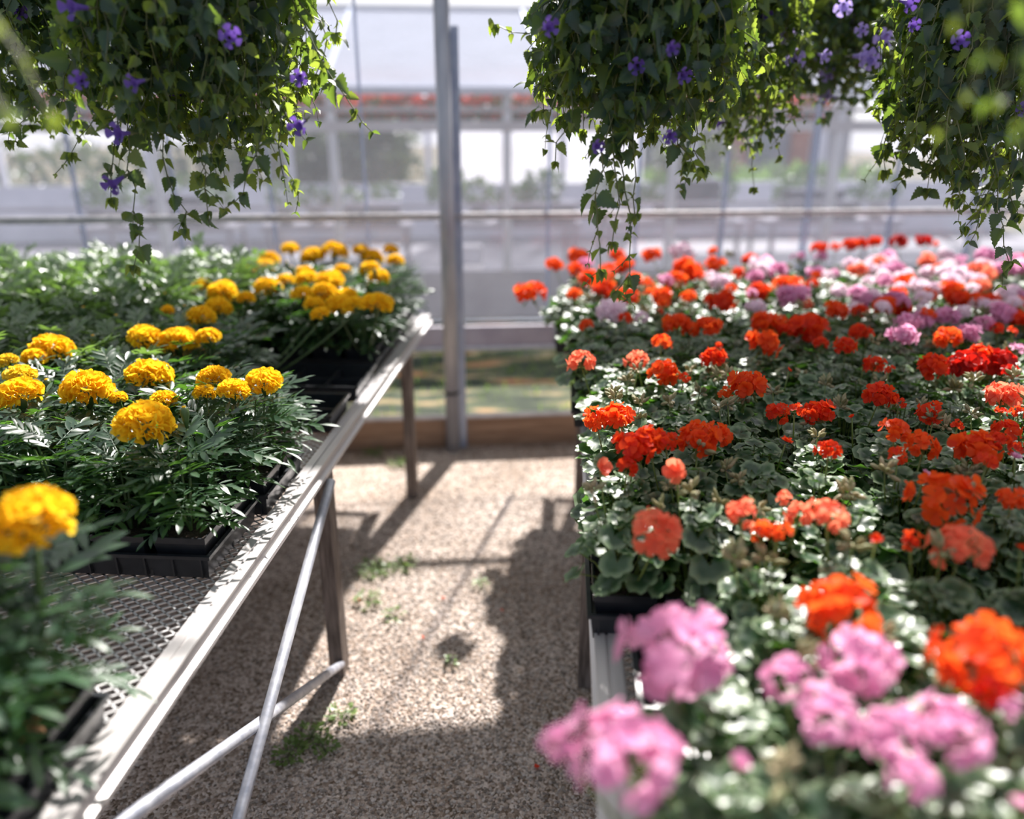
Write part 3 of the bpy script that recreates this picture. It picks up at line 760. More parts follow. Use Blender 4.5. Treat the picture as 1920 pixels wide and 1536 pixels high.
mb = MB(); mb.box((2.2, 0.1, 0), (8.5, 0.3, 2.35)); link('facade', mb.mesh('facade', nbm['wall'], False), BL)
for x in (2.9, 3.55, 4.75, 5.9, 7.2):
    mb = MB(); mb.box((x, -.05, 0), (x + .36, .12, 2.1)); link('brick_pier', mb.mesh('brick_pier', brick, False), BL)
for x in (3.95, 5.15, 6.3):
    mb = MB(); mb.box((x, .06, 0.9), (x + .5, .11, 1.9)); link('window', mb.mesh('window', noise_mat('far_window', (.16, .20, .21, 1), (.30, .34, .34, 1), 2, .2), False), BL)
mb = MB(); mb.box((2.0, -.25, 2.1), (8.7, .4, 2.3)); link('roof_edge', mb.mesh('roof_edge', nbm['beam'], False), BL)

# ------------------------------------------------------------------ benches
def bench(name, label, xe, side, x_far, y0, y1, ztop=0.745):
    """xe: aisle edge; side -1 bench extends to -x"""
    t = thing(name, label, 'bench', (xe, y0, 0))
    L = y1 - y0; w = abs(x_far - xe)
    # rails: aluminium channel with top flange, recessed face and lower lip
    prof = [(0.0, 0.0), (-0.020, 0.0), (-0.020, -0.004), (-0.026, -0.004), (-0.026, 0.0), (-0.048, 0.0), (-0.048, -0.006), (-0.052, -0.006), (-0.052, -0.045), (-0.044, -0.045), (-0.044, -0.012), (-0.01, -0.012), (-0.012, -0.030), (-0.03, -0.033), (-0.03, -0.045), (0.006, -0.045), (0.006, -0.034), (-0.004, -0.030), (-0.004, -0.010), (0.0, -0.006)]
    if side > 0: prof = [(-u, v) for u, v in prof]
    mb = MB(); mb.prism(prof, (0, 0, ztop), (0, L, ztop), (1, 0, 0), (0, 0, 1)); link('rail', mb.mesh('rail', M['alu'], False), t)
    prof2 = [(-u, v) for u, v in prof]
    mb = MB(); mb.prism(prof2, (side * w, 0, ztop), (side * w, L, ztop), (1, 0, 0), (0, 0, 1)); link('rail', mb.mesh('rail', M['alu'], False), t)
    for yy in (0.0, L - 0.03):
        mb = MB(); mb.box((min(0, side * w) + .05, yy, ztop - .045), (max(0, side * w) - .05, yy + .03, ztop - .022)); link('end_rail', mb.mesh('end_rail', M['alu'], False), t)
    # expanded metal deck
    mb = MB(); zc = ztop - 0.020; px, py = 0.034, 0.026; st = 0.0022
    nx = int((w - .09) / px); ny = int((L - .04) / py)
    VV = []; FF = []; n = 0
    xs0 = min(0, side * w) + 0.046
    for j in range(ny * 2):
        y = 0.02 + j * py / 2
        off = 0 if j % 2 == 0 else px / 2
        for i in range(nx + 1):
            x = xs0 + i * px + off
            for sgn in (-1, 1):
                a = np.array([x, y, zc]); b = np.array([x + sgn * px / 2, y + py / 2, zc])
                # knuckle strips: a short flat along x then the slanted strand
                d = b - a; nn = np.array([-d[1], d[0], 0]); nn = nn / np.linalg.norm(nn) * st
                VV += [a - nn, a + nn, b + nn, b - nn, a - nn + (0, 0, -.0025), b - nn + (0, 0, -.0025)]
                FF += [(n, n + 2, n + 1), (n, n + 3, n + 2), (n, n + 4, n + 5), (n, n + 5, n + 3)]; n += 6
    mb.add(VV, FF); link('mesh_deck', mb.mesh('mesh_deck', M['mesh'], False), t)
    # cross bearers, legs and braces
    legy = [y - y0 for y in (0.76, 2.03, 3.29) if y0 < y < y1]
    for yy in legy:
        mb = MB(); mb.box((min(0, side * w) + .02, yy - .02, ztop - .085), (max(0, side * w) - .02, yy + .02, ztop - .046)); link('cross_bearer', mb.mesh('cross_bearer', M['wood'], False), t)
        for xx in (side * 0.022, side * (w - 0.022), side * w * 0.5):
            mb = MB(); mb.box((xx - .022, yy - .03, 0.0), (xx + .022, yy + .03, ztop - .046)); link('leg', mb.mesh('leg', M['wood'], False), t)
    for a, b in zip(legy[:-1], legy[1:]):
        if side < 0 and a > 1.3 - y0: continue
        if side > 0: continue
        mb = MB(); mb.tube([(0.012, a, 0.06), (0.012, b - .03, ztop - .06)], 0.0135, 12); link('brace', mb.mesh('brace', M['galv']), t)
        mb = MB(); mb.tube([(-0.008, a, ztop - .06), (-0.008, b - .03, 0.05)], 0.0135, 12); link('brace', mb.mesh('brace', M['galv']), t)
    return t
bench('plant_bench', 'aluminium-edged mesh bench on wooden legs carrying the marigolds', -0.665, -1, -2.75, 0.45, 3.83)
bench('plant_bench', 'aluminium-edged mesh bench carrying the geraniums beside the aisle', 0.072, 1, 2.75, 0.35, 4.02)

# ------------------------------------------------------------------ trays and pots
def tray_mesh(w, d, h=0.058, cells=(4, 2)):
    mb = MB(); tk = 0.002; in_ = 0.010
    # sloping outer walls with a rolled rim, ribs between the cells
    def ring(x0, y0, x1, y1, z): return [(x0, y0, z), (x1, y0, z), (x1, y1, z), (x0, y1, z)]
    R = [ring(in_, in_, w - in_, d - in_, 0), ring(.004, .004, w - .004, d - .004, h - .008), ring(-.003, -.003, w + .003, d + .003, h - .008), ring(-.003, -.003, w + .003, d + .003, h), ring(.006, .006, w - .006, d - .006, h), ring(in_ + .003, in_ + .003, w - in_ - .003, d - in_ - .003, .004)]
    for a, b in zip(R[:-1], R[1:]):
        for k in range(4):
            q = [a[k], a[(k + 1) % 4], b[(k + 1) % 4], b[k]]; mb.add(q, [(0, 1, 2), (0, 2, 3)])
    mb.add(R[0], [(0, 2, 1), (0, 3, 2)]); mb.add(R[-1], [(0, 1, 2), (0, 2, 3)])
    nx, ny = cells
    for i in range(1, nx): mb.box((w * i / nx - .003, .008, 0.003), (w * i / nx + .003, d - .008, h * .72))
    for j in range(1, ny): mb.box((.008, d * j / ny - .003, 0.003), (w - .008, d * j / ny + .003, h * .72))
    for i in range(nx * 2 + 1):      # outer ribs
        x = 0.02 + (w - .04) * i / (nx * 2)
        mb.box((x - .002, .001, .004), (x + .002, .010, h - .01)); mb.box((x - .002, d - .010, .004), (x + .002, d - .001, h - .01))
    return mb.mesh('seed_tray', M['black'], False)
TRAY = tray_mesh(0.535, 0.278); TRAY_OPEN = tray_mesh(0.29, 0.215, 0.06, (2, 2))
def pot_mesh(t=0.058, b=0.046, h=0.088):
    mb = MB()
    def sq(r, z, n=1): return [(-r, -r, z), (r, -r, z), (r, r, z), (-r, r, z)]
    R = [sq(b, 0), sq(t - .002, h - .014), sq(t + .001, h - .014), sq(t + .001, h), sq(t - .003, h), sq(t - .006, h - .014)]
    for a, c in zip(R[:-1], R[1:]):
        for k in range(4): mb.add([a[k], a[(k + 1) % 4], c[(k + 1) % 4], c[k]], [(0, 1, 2), (0, 2, 3)])
    mb.add(R[0], [(0, 2, 1), (0, 3, 2)])
    mb.add(sq(t - .006, h - .014), [(0, 1, 2), (0, 2, 3)], 1)
    return mb.mesh('pot', [M['black'], M['soil']], False)
POT = pot_mesh()
DECK = 0.732
POT_Z = 0.006
SOIL = 0.074

GF = [geranium_foliage(200 + s) for s in range(6)]
MF = [marigold_foliage(300 + s) for s in range(5)]
MFP = [marigold_foliage(320 + s, 34, 0.20, 0.10, 'mar_leaf_pale') for s in range(5)]
MH = [marigold_head(s).mesh('marigold_pompon', [M['mar_petal'], M['mar_stem']]) for s in (1, 2, 3, 4)]
MHL = marigold_head(5).mesh('marigold_pompon_lemon', [M['mar_petal_lemon'], M['mar_stem']])
def bud_cluster(seed):
    q = random.Random(seed); mb = MB()
    for i in range(11):
        a = q.uniform(0, 6.3); e = q.uniform(-.3, 1)
        d = np.array([cos(a) * (1 - abs(e) * .4), sin(a) * (1 - abs(e) * .4), e]) * q.uniform(.015, .026)
        mb.tube([(0, 0, 0), d * .4, d * .7, d * 1.0, d * 1.25], [.0008, .001, .0042, .0036, .0004], 5, 0, False)
    return mb.mesh('spent_umbel', M['bud'])
BUDS = [bud_cluster(s) for s in range(4)]
def mar_bud():
    mb = MB(); mb.tube([(0, 0, -.02), (0, 0, 0), (0, 0, .012), (0, 0, .022), (0, 0, .028)], [.003, .007, .0095, .009, .005], 10, 0); mb.tube([(0, 0, .022), (0, 0, .03)], [.0075, .004], 8, 1)
    return mb.mesh('marigold_bud', [M['mar_stem'], M['mar_petal']])
MBUD = mar_bud()

def in_view(p, m=130, zt=0.3):
    for dz in (0, zt * .6, zt):
        x, y, z = proj((p[0], p[1], p[2] + dz))
        if z > 0.3 and -m < x < 1920 + m and -m < y < 1536 + m: return True
    return False

class Plant:
    pass
plants = []
trays = []
def add_tray(x0, y0, side, species, mesh=TRAY, cells=(4, 2), w=0.535, d=0.278, skip=(), rot=0.0, row=0, colm=0):
    """x0: aisle-side end of the tray"""
    ox = x0 if side > 0 else x0 - w
    corners = [(ox, y0, DECK), (ox + w, y0, DECK), (ox, y0 + d, DECK), (ox + w, y0 + d, DECK)]
    if not any(in_view(c_, 260) for c_ in corners): return
    o = tag(link('seed_tray', mesh, None, (ox, y0, DECK), (0, 0, rot)), '', 'seed tray')
    trays.append((o, species, row, colm, bool(cells)))
    if not cells: return
    for i in range(cells[0]):
        for j in range(cells[1]):
            ii = i if side > 0 else cells[0] - 1 - i
            if (i, j) in skip: continue
            p = (ox + w * (ii + .5) / cells[0], y0 + d * (j + .5) / cells[1], DECK + POT_Z)
            if not in_view(p, 260): continue
            pl = Plant(); pl.p = np.array(p); pl.sp = species; pl.row = row * 2 + j; pl.col = colm * 4 + i; pl.heads = []; pl.budn = 0; pl.lemon = False
            plants.append(pl)

# geranium side: tray rows from the front to the wall
rows_g = [0.60, 0.885, 1.245, 1.535, 1.82, 2.07, 2.345, 2.63, 2.915, 3.20, 3.485, 3.76]
jit = [0.145, 0.135, 0.060, 0.10, 0.10, 0.09, 0.035, 0.055, 0.03, -0.035, 0.02, 0.03]
for r_, y0 in enumerate(rows_g):
    for c_ in range(5):
        x0 = jit[r_] + 0.548 * c_ + (rnd.uniform(0, .01) if c_ else 0)
        if y0 + 0.28 > wall_y(x0) - 0.04: continue
        add_tray(x0, y0, 1, 'geranium', row=r_, colm=c_, rot=0, skip=((0, 0), (0, 1)) if (r_ == 1 and c_ == 0) else ())
# marigold side
rows_m = [0.70, 1.40, 1.69, 2.005, 2.29, 2.585, 2.87, 3.155, 3.44]
for r_, y0 in enumerate(rows_m):
    for c_ in range(4):
        x0 = -0.715 - 0.545 * c_ - (0.02 if r_ in (1,) else 0.0)
        if r_ == 0 and c_ > 0: continue
        if y0 + 0.28 > wall_y(x0 - .5) - 0.03: continue
        if r_ in (3, 4): x0 -= 0.315
        if c_ == 0 and r_ == 5: continue
        add_tray(x0, y0, -1, 'marigold', row=r_, colm=c_)
# black trays standing without plants on the marigold bench
EMPTY = []
for (x, y, l) in ((-0.715, 2.245, 'empty black cell tray on the mesh between the two marigold clusters'), (-0.705, 2.535, 'empty black tray with white-edged cells close in front of the back marigolds')):
    o = tag(link('seed_tray', TRAY_OPEN if y < 2.4 else TRAY, None, (x - (0.29 if y < 2.4 else .535), y, DECK)), l, 'seed tray'); EMPTY.append(o)

# ------------------------------------------------------------------ flower heads: measured (x, y, width, colour) in the photograph's pixels
GER = """996 551 57 O;1040 497 33 O;1086 482 40 O;1097 497 30 P;1079 506 33 O;1157 479 30 O;1160 503 30 O;1109 527 50 O;1130 538 42 O;1076 552 30 O;1127 547 36 R;1190 524 32 O;1213 533 28 O;
1222 480 36 O;1178 557 46 O;1145 584 58 W;1172 598 30 R;1204 596 30 W;1098 611 30 O;1279 476 48 W;1336 471 20 O;1338 498 40 O;1288 506 54 O;1267 527 45 O;1306 518 30 R;1240 555 42 O;1291 557 30 O;
1348 530 42 W;1372 541 24 O;1354 569 56 R;1405 488 30 R;1429 503 50 W;1420 548 42 R;1384 512 26 R;1239 585 15 R;1269 608 50 O;1297 618 36 O;1327 614 48 O;1240 643 42 O;1091 680 58 C;1195 676 45 C;
1245 700 60 O;1282 710 26 R;1339 673 50 R;1347 650 16 R;1402 724 70 O;1360 740 32 O;1118 787 54 O;1157 784 66 O;1190 840 76 R;1219 828 66 O;1249 829 46 R;1309 826 76 O;1345 817 56 O;1175 874 46 R;
1125 879 42 C;1270 886 52 C;1535 467 30 R;1566 464 20 R;1592 460 28 R;1613 458 28 R;1640 455 28 R;1685 455 34 D;1732 453 30 D;1755 459 15 R;1502 480 18 P;1487 482 15 P;1541 482 26 P;1665 485 36 P;
1640 494 36 W;1672 503 20 P;1688 504 24 R;1738 491 36 C;1774 482 34 W;1801 488 24 P;1849 482 44 P;1876 506 28 P;1765 509 36 C;1741 512 36 W;1834 506 36 C;1852 512 24 C;1798 518 40 W;1783 528 40 W;
1616 506 28 W;1433 500 46 P;1460 509 38 P;1541 515 24 P;1565 513 22 P;1472 536 44 O;1490 530 28 O;1523 533 26 R;1422 549 38 R;1484 558 54 P;1505 551 34 P;1418 578 38 W;1574 548 36 W;1610 554 40 P;
1698 530 40 O;1682 554 36 O;1786 545 44 O;1740 546 30 O;1798 566 48 R;1825 563 36 O;1858 564 34 R;1837 537 36 C;1900 545 30 W;1730 560 36 W;1658 575 46 O;1688 578 38 R;1569 584 46 O;1613 584 34 R;
1739 590 30 O;1700 608 48 P;1730 602 42 P;1694 632 54 P;1774 596 48 P;1813 626 46 P;1846 608 40 P;1879 590 52 P;1870 617 28 R;1899 623 22 R;1439 611 62 O;1433 647 64 O;1511 617 72 R;1475 620 30 R;
1538 644 30 R;1610 623 40 R;1628 628 24 R;1586 650 44 R;1640 686 42 R;1667 695 22 R;1619 680 16 R;1479 695 12 R;1777 635 54 O;1750 688 58 R;1810 686 68 D;1837 666 48 R;1870 680 66 D;1894 698 34 D;
1909 656 30 P;1457 775 46 R;1490 772 36 R;1532 775 60 R;1649 743 58 R;1685 757 26 R;1598 783 12 R;1744 775 50 R;1795 799 26 R;1879 742 66 C;1879 774 26 R;1909 775 30 R;1679 808 58 O;1732 838 64 O;
1684 857 40 R;1885 808 54 R;1473 829 30 R;1555 845 48 R;1828 845 84 O;1876 829 46 R;1850 868 46 R;1905 845 36 R;1903 860 24 P;1771 941 125 O;1898 939 56 O;1500 966 56 C;1458 1001 52 O;1552 972 78 C;
1471 936 34 C;1644 1013 28 R;1708 1017 44 R;1800 1030 104 C;1575 1144 150 O;1914 1030 24 R;1846 1240 190 O;1862 1305 70 D;1230 1003 104 C;1390 962 60 C;1427 1000 50 O;1270 1228 215 P;
1052 1394 76 P;1168 1416 200 P;1477 1275 92 P;1612 1245 150 P;1556 1350 120 P;1676 1380 120 P;1784 1376 135 P;1715 1465 92 P;1895 1331 56 P;1913 1513 50 P;1735 889 22 P;1385 1430 46 P;1235 1405 90 P"""
MAR = """35 742 85;15 677 36 L;38 705 56 L;67 672 50;98 655 75;165 731 95;222 747 34;280 706 88;309 752 52;272 795 108;400 711 64;438 734 62;495 718 70;385 738 44;272 634 62;336 643 78;391 634 50;410 577 50;
376 596 58;314 583 26;382 540 42;418 548 56;462 560 36;456 511 44;494 501 42;505 487 40;502 540 52;545 468 36;585 482 46;628 472 50;533 527 36;575 525 46;622 527 50;568 553 44;608 550 50;590 572 40;
638 575 60;706 572 60;590 478 40;676 470 30;697 484 44;733 470 30;742 490 34;692 506 40;710 520 40;615 530 50;642 508 34;573 512 36;651 556 40;722 566 34;664 573 44;600 590 36;60 975 150"""

def place_head(species, x, y, w, z):
    P = at_z(x, y, z)
    lim = wall_y(P[0]) - 0.10 - 0.05 * rnd.random()
    if P[1] > lim:
        d = ray(x, y); P = CP + d * (lim / d[1])
    zc = proj(P)[2]
    return P, w * 0.5 * zc / F_PX

def nearest(species, P, reach=9.0):
    best = None; bd = 1e9
    for pl in plants:
        if pl.sp != species: continue
        d = math.hypot(pl.p[0] - P[0], pl.p[1] - P[1]) + 0.025 * len(pl.heads)
        if d < bd: bd = d; best = pl
    return best

_q = random.Random(31)
for _ in range(46):
    GER += ';%d %d %d %s' % (_q.uniform(1590, 1925), _q.uniform(486, 585), _q.uniform(26, 40), _q.choice('WWPWCW'))
for _ in range(16):
    GER += ';%d %d %d %s' % (_q.uniform(1110, 1560), _q.uniform(495, 575), _q.uniform(22, 36), _q.choice('OCWOP'))
for tok in GER.replace('\n', '').split(';'):
    x, y, w, c_ = tok.split(); x, y, w = float(x), float(y), float(w)
    z = 1.02 + rnd.uniform(-.015, .02)
    if y > 1150: z = 1.03
    if (x, y) == (996, 551): z = 0.99
    P, r = place_head('geranium', x, y, w, z)
    kind = 'full' if r > 0.036 else ('mid' if r > 0.024 else ('few' if r > 0.014 else 'one'))
    if (x, y) in ((1125, 879), (1270, 886), (1473, 829), (1052, 1394), (1385, 1430)): kind = 'one'
    if w > 70 and y > 930: kind = 'loose'
    if (x, y) in ((1091, 680), (1195, 676), (1230, 1003), (1500, 966), (1390, 962)): kind = 'mid'
    nearest('geranium', P).heads.append((P, r, c_, kind))
for pl in plants:      # blooms on the plants beyond the picture's edge
    if pl.sp == 'geranium' and not in_view(pl.p, 0) and not pl.heads and rnd.random() < .6:
        pl.heads.append((pl.p + np.array([rnd.uniform(-.05, .05), rnd.uniform(-.05, .05), rnd.uniform(.27, .31)]), rnd.uniform(.035, .05), rnd.choice('ORRPC'), 'full'))
for tok in MAR.replace('\n', '').split(';'):
    q_ = tok.split(); x, y, w = float(q_[0]), float(q_[1]), float(q_[2])
    z = 1.045 + rnd.uniform(-.01, .015)
    if w > 140: z = 1.15
    P, r = place_head('marigold', x, y, w, z)
    pl = nearest('marigold', P); pl.heads.append((P, r, 'L' if len(q_) > 3 else 'Y', 'full')); pl.lemon = len(q_) > 3

def stem_mesh(a, b, r=0.0022, sag=0.02, mat=None):
    a = np.asarray(a, float); b = np.asarray(b, float); m = (a + b) / 2 + np.array([0, 0, -sag]) + (b - a) * np.array([.15, .15, 0])
    P = [a * (1 - t) ** 2 + m * 2 * t * (1 - t) + b * t * t for t in (0, .25, .5, .75, 1)]
    mb = MB(); mb.tube(P, [r * 1.1, r, r, r * .9, r * .9], 5); return mb.mesh('flower_stem', mat)

row_ids = {sp: sorted({p.row for p in plants if p.sp == sp}, reverse=True) for sp in ('geranium', 'marigold')}
for pl in plants:
    g = pl.sp == 'geranium'
    rr = row_ids[pl.sp].index(pl.row) + 1
    same = sorted([q.p[0] * (1 if g else -1) for q in plants if q.sp == pl.sp and q.row == pl.row])
    cc = pl.col + 1
    where = '%s pot from aisle, %s row from wall' % (ORD[cc], ORD[rr])
    n = len(pl.heads)
    if g:
        if n:
            cols = [h[2] for h in pl.heads]; cn = COLNAME[max(set(cols), key=cols.count)]
            lab = '%s geranium with %s head%s, %s' % (cn, NUM[min(n, 10)], '' if n == 1 else 's', where)
        else: lab = 'leafy geranium without open flowers, ' + where
        grp = 'geraniums on the bench'
    else:
        lab = ('yellow marigold with %s bloom%s, %s' % (NUM[min(n, 10)], '' if n == 1 else 's', where)) if n else 'green marigold without open blooms, ' + where
        grp = 'marigolds on the bench'
    t = thing('geranium_plant' if g else 'marigold_plant', lab, 'flowering plant' if n else 'potted plant', pl.p, 0, grp)
    link('pot', POT, t, (0, 0, 0))
    near_big = (not g) and any(h[1] > 0.053 and h[0][1] < 1.3 for h in pl.heads)
    h_s = rnd.uniform(0.92, 1.1)
    if g:
        sc_ = (rnd.uniform(1.0, 1.18),) * 2 + (h_s,)
        fm = GF[rnd.randrange(6)]
    else:
        first = pl.p[1] < 1.2
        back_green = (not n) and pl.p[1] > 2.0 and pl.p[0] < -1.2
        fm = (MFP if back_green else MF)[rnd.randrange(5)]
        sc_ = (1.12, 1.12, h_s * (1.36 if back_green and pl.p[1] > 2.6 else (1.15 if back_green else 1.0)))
        if first: sc_ = (1.3, 1.3, 1.35)
    fo = link('foliage', fm, t, (0, 0, SOIL), (0, 0, rnd.uniform(0, 6.28)), sc_)
    for (P, r, c_, kind) in pl.heads:
        loc = P - pl.p
        if g:
            ms = HEADS[c_][kind]; me = ms[rnd.randrange(len(ms))]
            lean = (rnd.uniform(-.25, .25), rnd.uniform(-.25, .25), rnd.uniform(0, 6.28))
            sc2 = r * (1.0 if kind != 'one' else 1.0)
            h = link('flower_head', me, t, loc, lean, sc2)
            st = stem_mesh((0.2 * loc[0], 0.2 * loc[1], SOIL), loc - np.array([0, 0, r * .3]), 0.0020, 0.0, M['ger_stem'])
        else:
            me = MHL if c_ == 'L' else MH[rnd.randrange(4)]
            lean = (rnd.uniform(-.22, .22), rnd.uniform(-.22, .22), rnd.uniform(0, 6.28))
            h = link('flower_head', me, t, loc, lean, r * 1.02)
            if c_ == 'L': h['label'] = 'pale lemon bloom just opening'
            st = stem_mesh((0.2 * loc[0], 0.2 * loc[1], SOIL), loc - np.array([0, 0, r * .6]), 0.003, 0.0, M['mar_stem'])
        bpy_up = Matrix.LocRotScale(h.location, h.rotation_euler, h.scale)
        so = link('flower_stem', st, h); so.matrix_parent_inverse = bpy_up.inverted()
    if g and rnd.random() < (0.55 if pl.p[1] < 2.2 else .3):
        for _ in range(rnd.choice((1, 2))):
            a = rnd.uniform(0, 6.3); e = rnd.uniform(.02, .07); loc = np.array([e * cos(a), e * sin(a), SOIL + rnd.uniform(.155, .215)])
            b = link('bud_cluster', BUDS[rnd.randrange(4)], t, loc, (0, 0, a), rnd.uniform(.9, 1.3)); link('flower_stem', stem_mesh((0, 0, SOIL), loc, .0016, 0, M['ger_stem']), t)
    if not g and rnd.random() < 0.22:
        a = rnd.uniform(0, 6.3); loc = np.array([.05 * cos(a), .05 * sin(a), SOIL + rnd.uniform(.20, .25)])
        link('flower_bud', MBUD, t, loc, (0, 0, a)); link('flower_stem', stem_mesh((0, 0, SOIL), loc - np.array([0, 0, .015]), .0022, 0, M['mar_stem']), t)
    if not g and pl.p[1] < 1.1 and pl.col == 0:
        mb = MB(); q = random.Random(3)
        for i in range(9): mb.tpl(SIMPLE[0], frame((q.uniform(-1, 1), q.uniform(-1, 1), -.4), (0, 0, 1)), (q.uniform(-.05, .05), q.uniform(-.06, .0), SOIL + q.uniform(.0, .04)), q.uniform(.03, .05))
        tag(link('dry_leaves', mb.mesh('dry_leaves', M['dry']), t), 'withered brown lower leaves')

trow = {sp: sorted({r for (_, s_, r, _, _) in trays if s_ == sp}, reverse=True) for sp in ('geranium', 'marigold')}
for (o, sp, r_, c_, _) in trays:
    o['label'] = 'black plastic tray of %ss, %s tray from the aisle, %s tray row from the wall' % (sp, ORD[c_ + 1], ORD[trow[sp].index(r_) + 1])
    o['group'] = 'black trays on the %s bench' % sp

# ------------------------------------------------------------------ hanging baskets of trailing vine
def torenia(seed):
    """trumpet flower, length 1 pointing +Y"""
    q = random.Random(seed); mb = MB()
    lathe_p = [(0, 0), (.07, .05), (.09, .35), (.13, .65), (.24, .86)]
    V = []; n = 9
    for r, y in lathe_p:
        for k in range(n): V.append((r * cos(2 * pi * k / n), y, r * sin(2 * pi * k / n)))
    F = []
    for i in range(len(lathe_p) - 1):
        for k in range(n):
            a = i * n + k; b = i * n + (k + 1) % n; F += [(a, b + n, b), (a, a + n, b + n)]
    mb.add(V, F, 0)
    for k in range(5):
        t = 2 * pi * k / 5; d = np.array([cos(t), 0.45, sin(t)])
        mb.tpl(RF[k], frame(d, (0, 1, 0)), (0.17 * cos(t), .80, .17 * sin(t)), 0.34 if k else .40, 0)
    mb.tube([(0, -.28, 0), (0, 0, 0), (0, .12, 0), (0, .3, 0)], [.03, .05, .11, .06], 6, 1)
    return mb.mesh('trumpet_flower', [M['violet'], M['vine_stem']])
TOR = [torenia(s) for s in range(3)]

def path_pts(ctrl, step):
    ctrl = [np.asarray(c_, float) for c_ in ctrl]; pts = [ctrl[0]]
    # Catmull-Rom through the control points, resampled
    P = [ctrl[0]] + ctrl + [ctrl[-1]]; dense = []
    for i in range(1, len(P) - 2):
        for k in range(12):
            t = k / 12; a, b, c2, d = P[i - 1], P[i], P[i + 1], P[i + 2]
            dense.append(0.5 * ((2 * b) + (c2 - a) * t + (2 * a - 5 * b + 4 * c2 - d) * t * t + (3 * b - a - 3 * c2 + d) * t ** 3))
    dense.append(ctrl[-1]); acc = 0; out = [dense[0]]
    for a, b in zip(dense[:-1], dense[1:]):
        acc += np.linalg.norm(b - a)
        if acc >= step: out.append(b); acc = 0
    return out

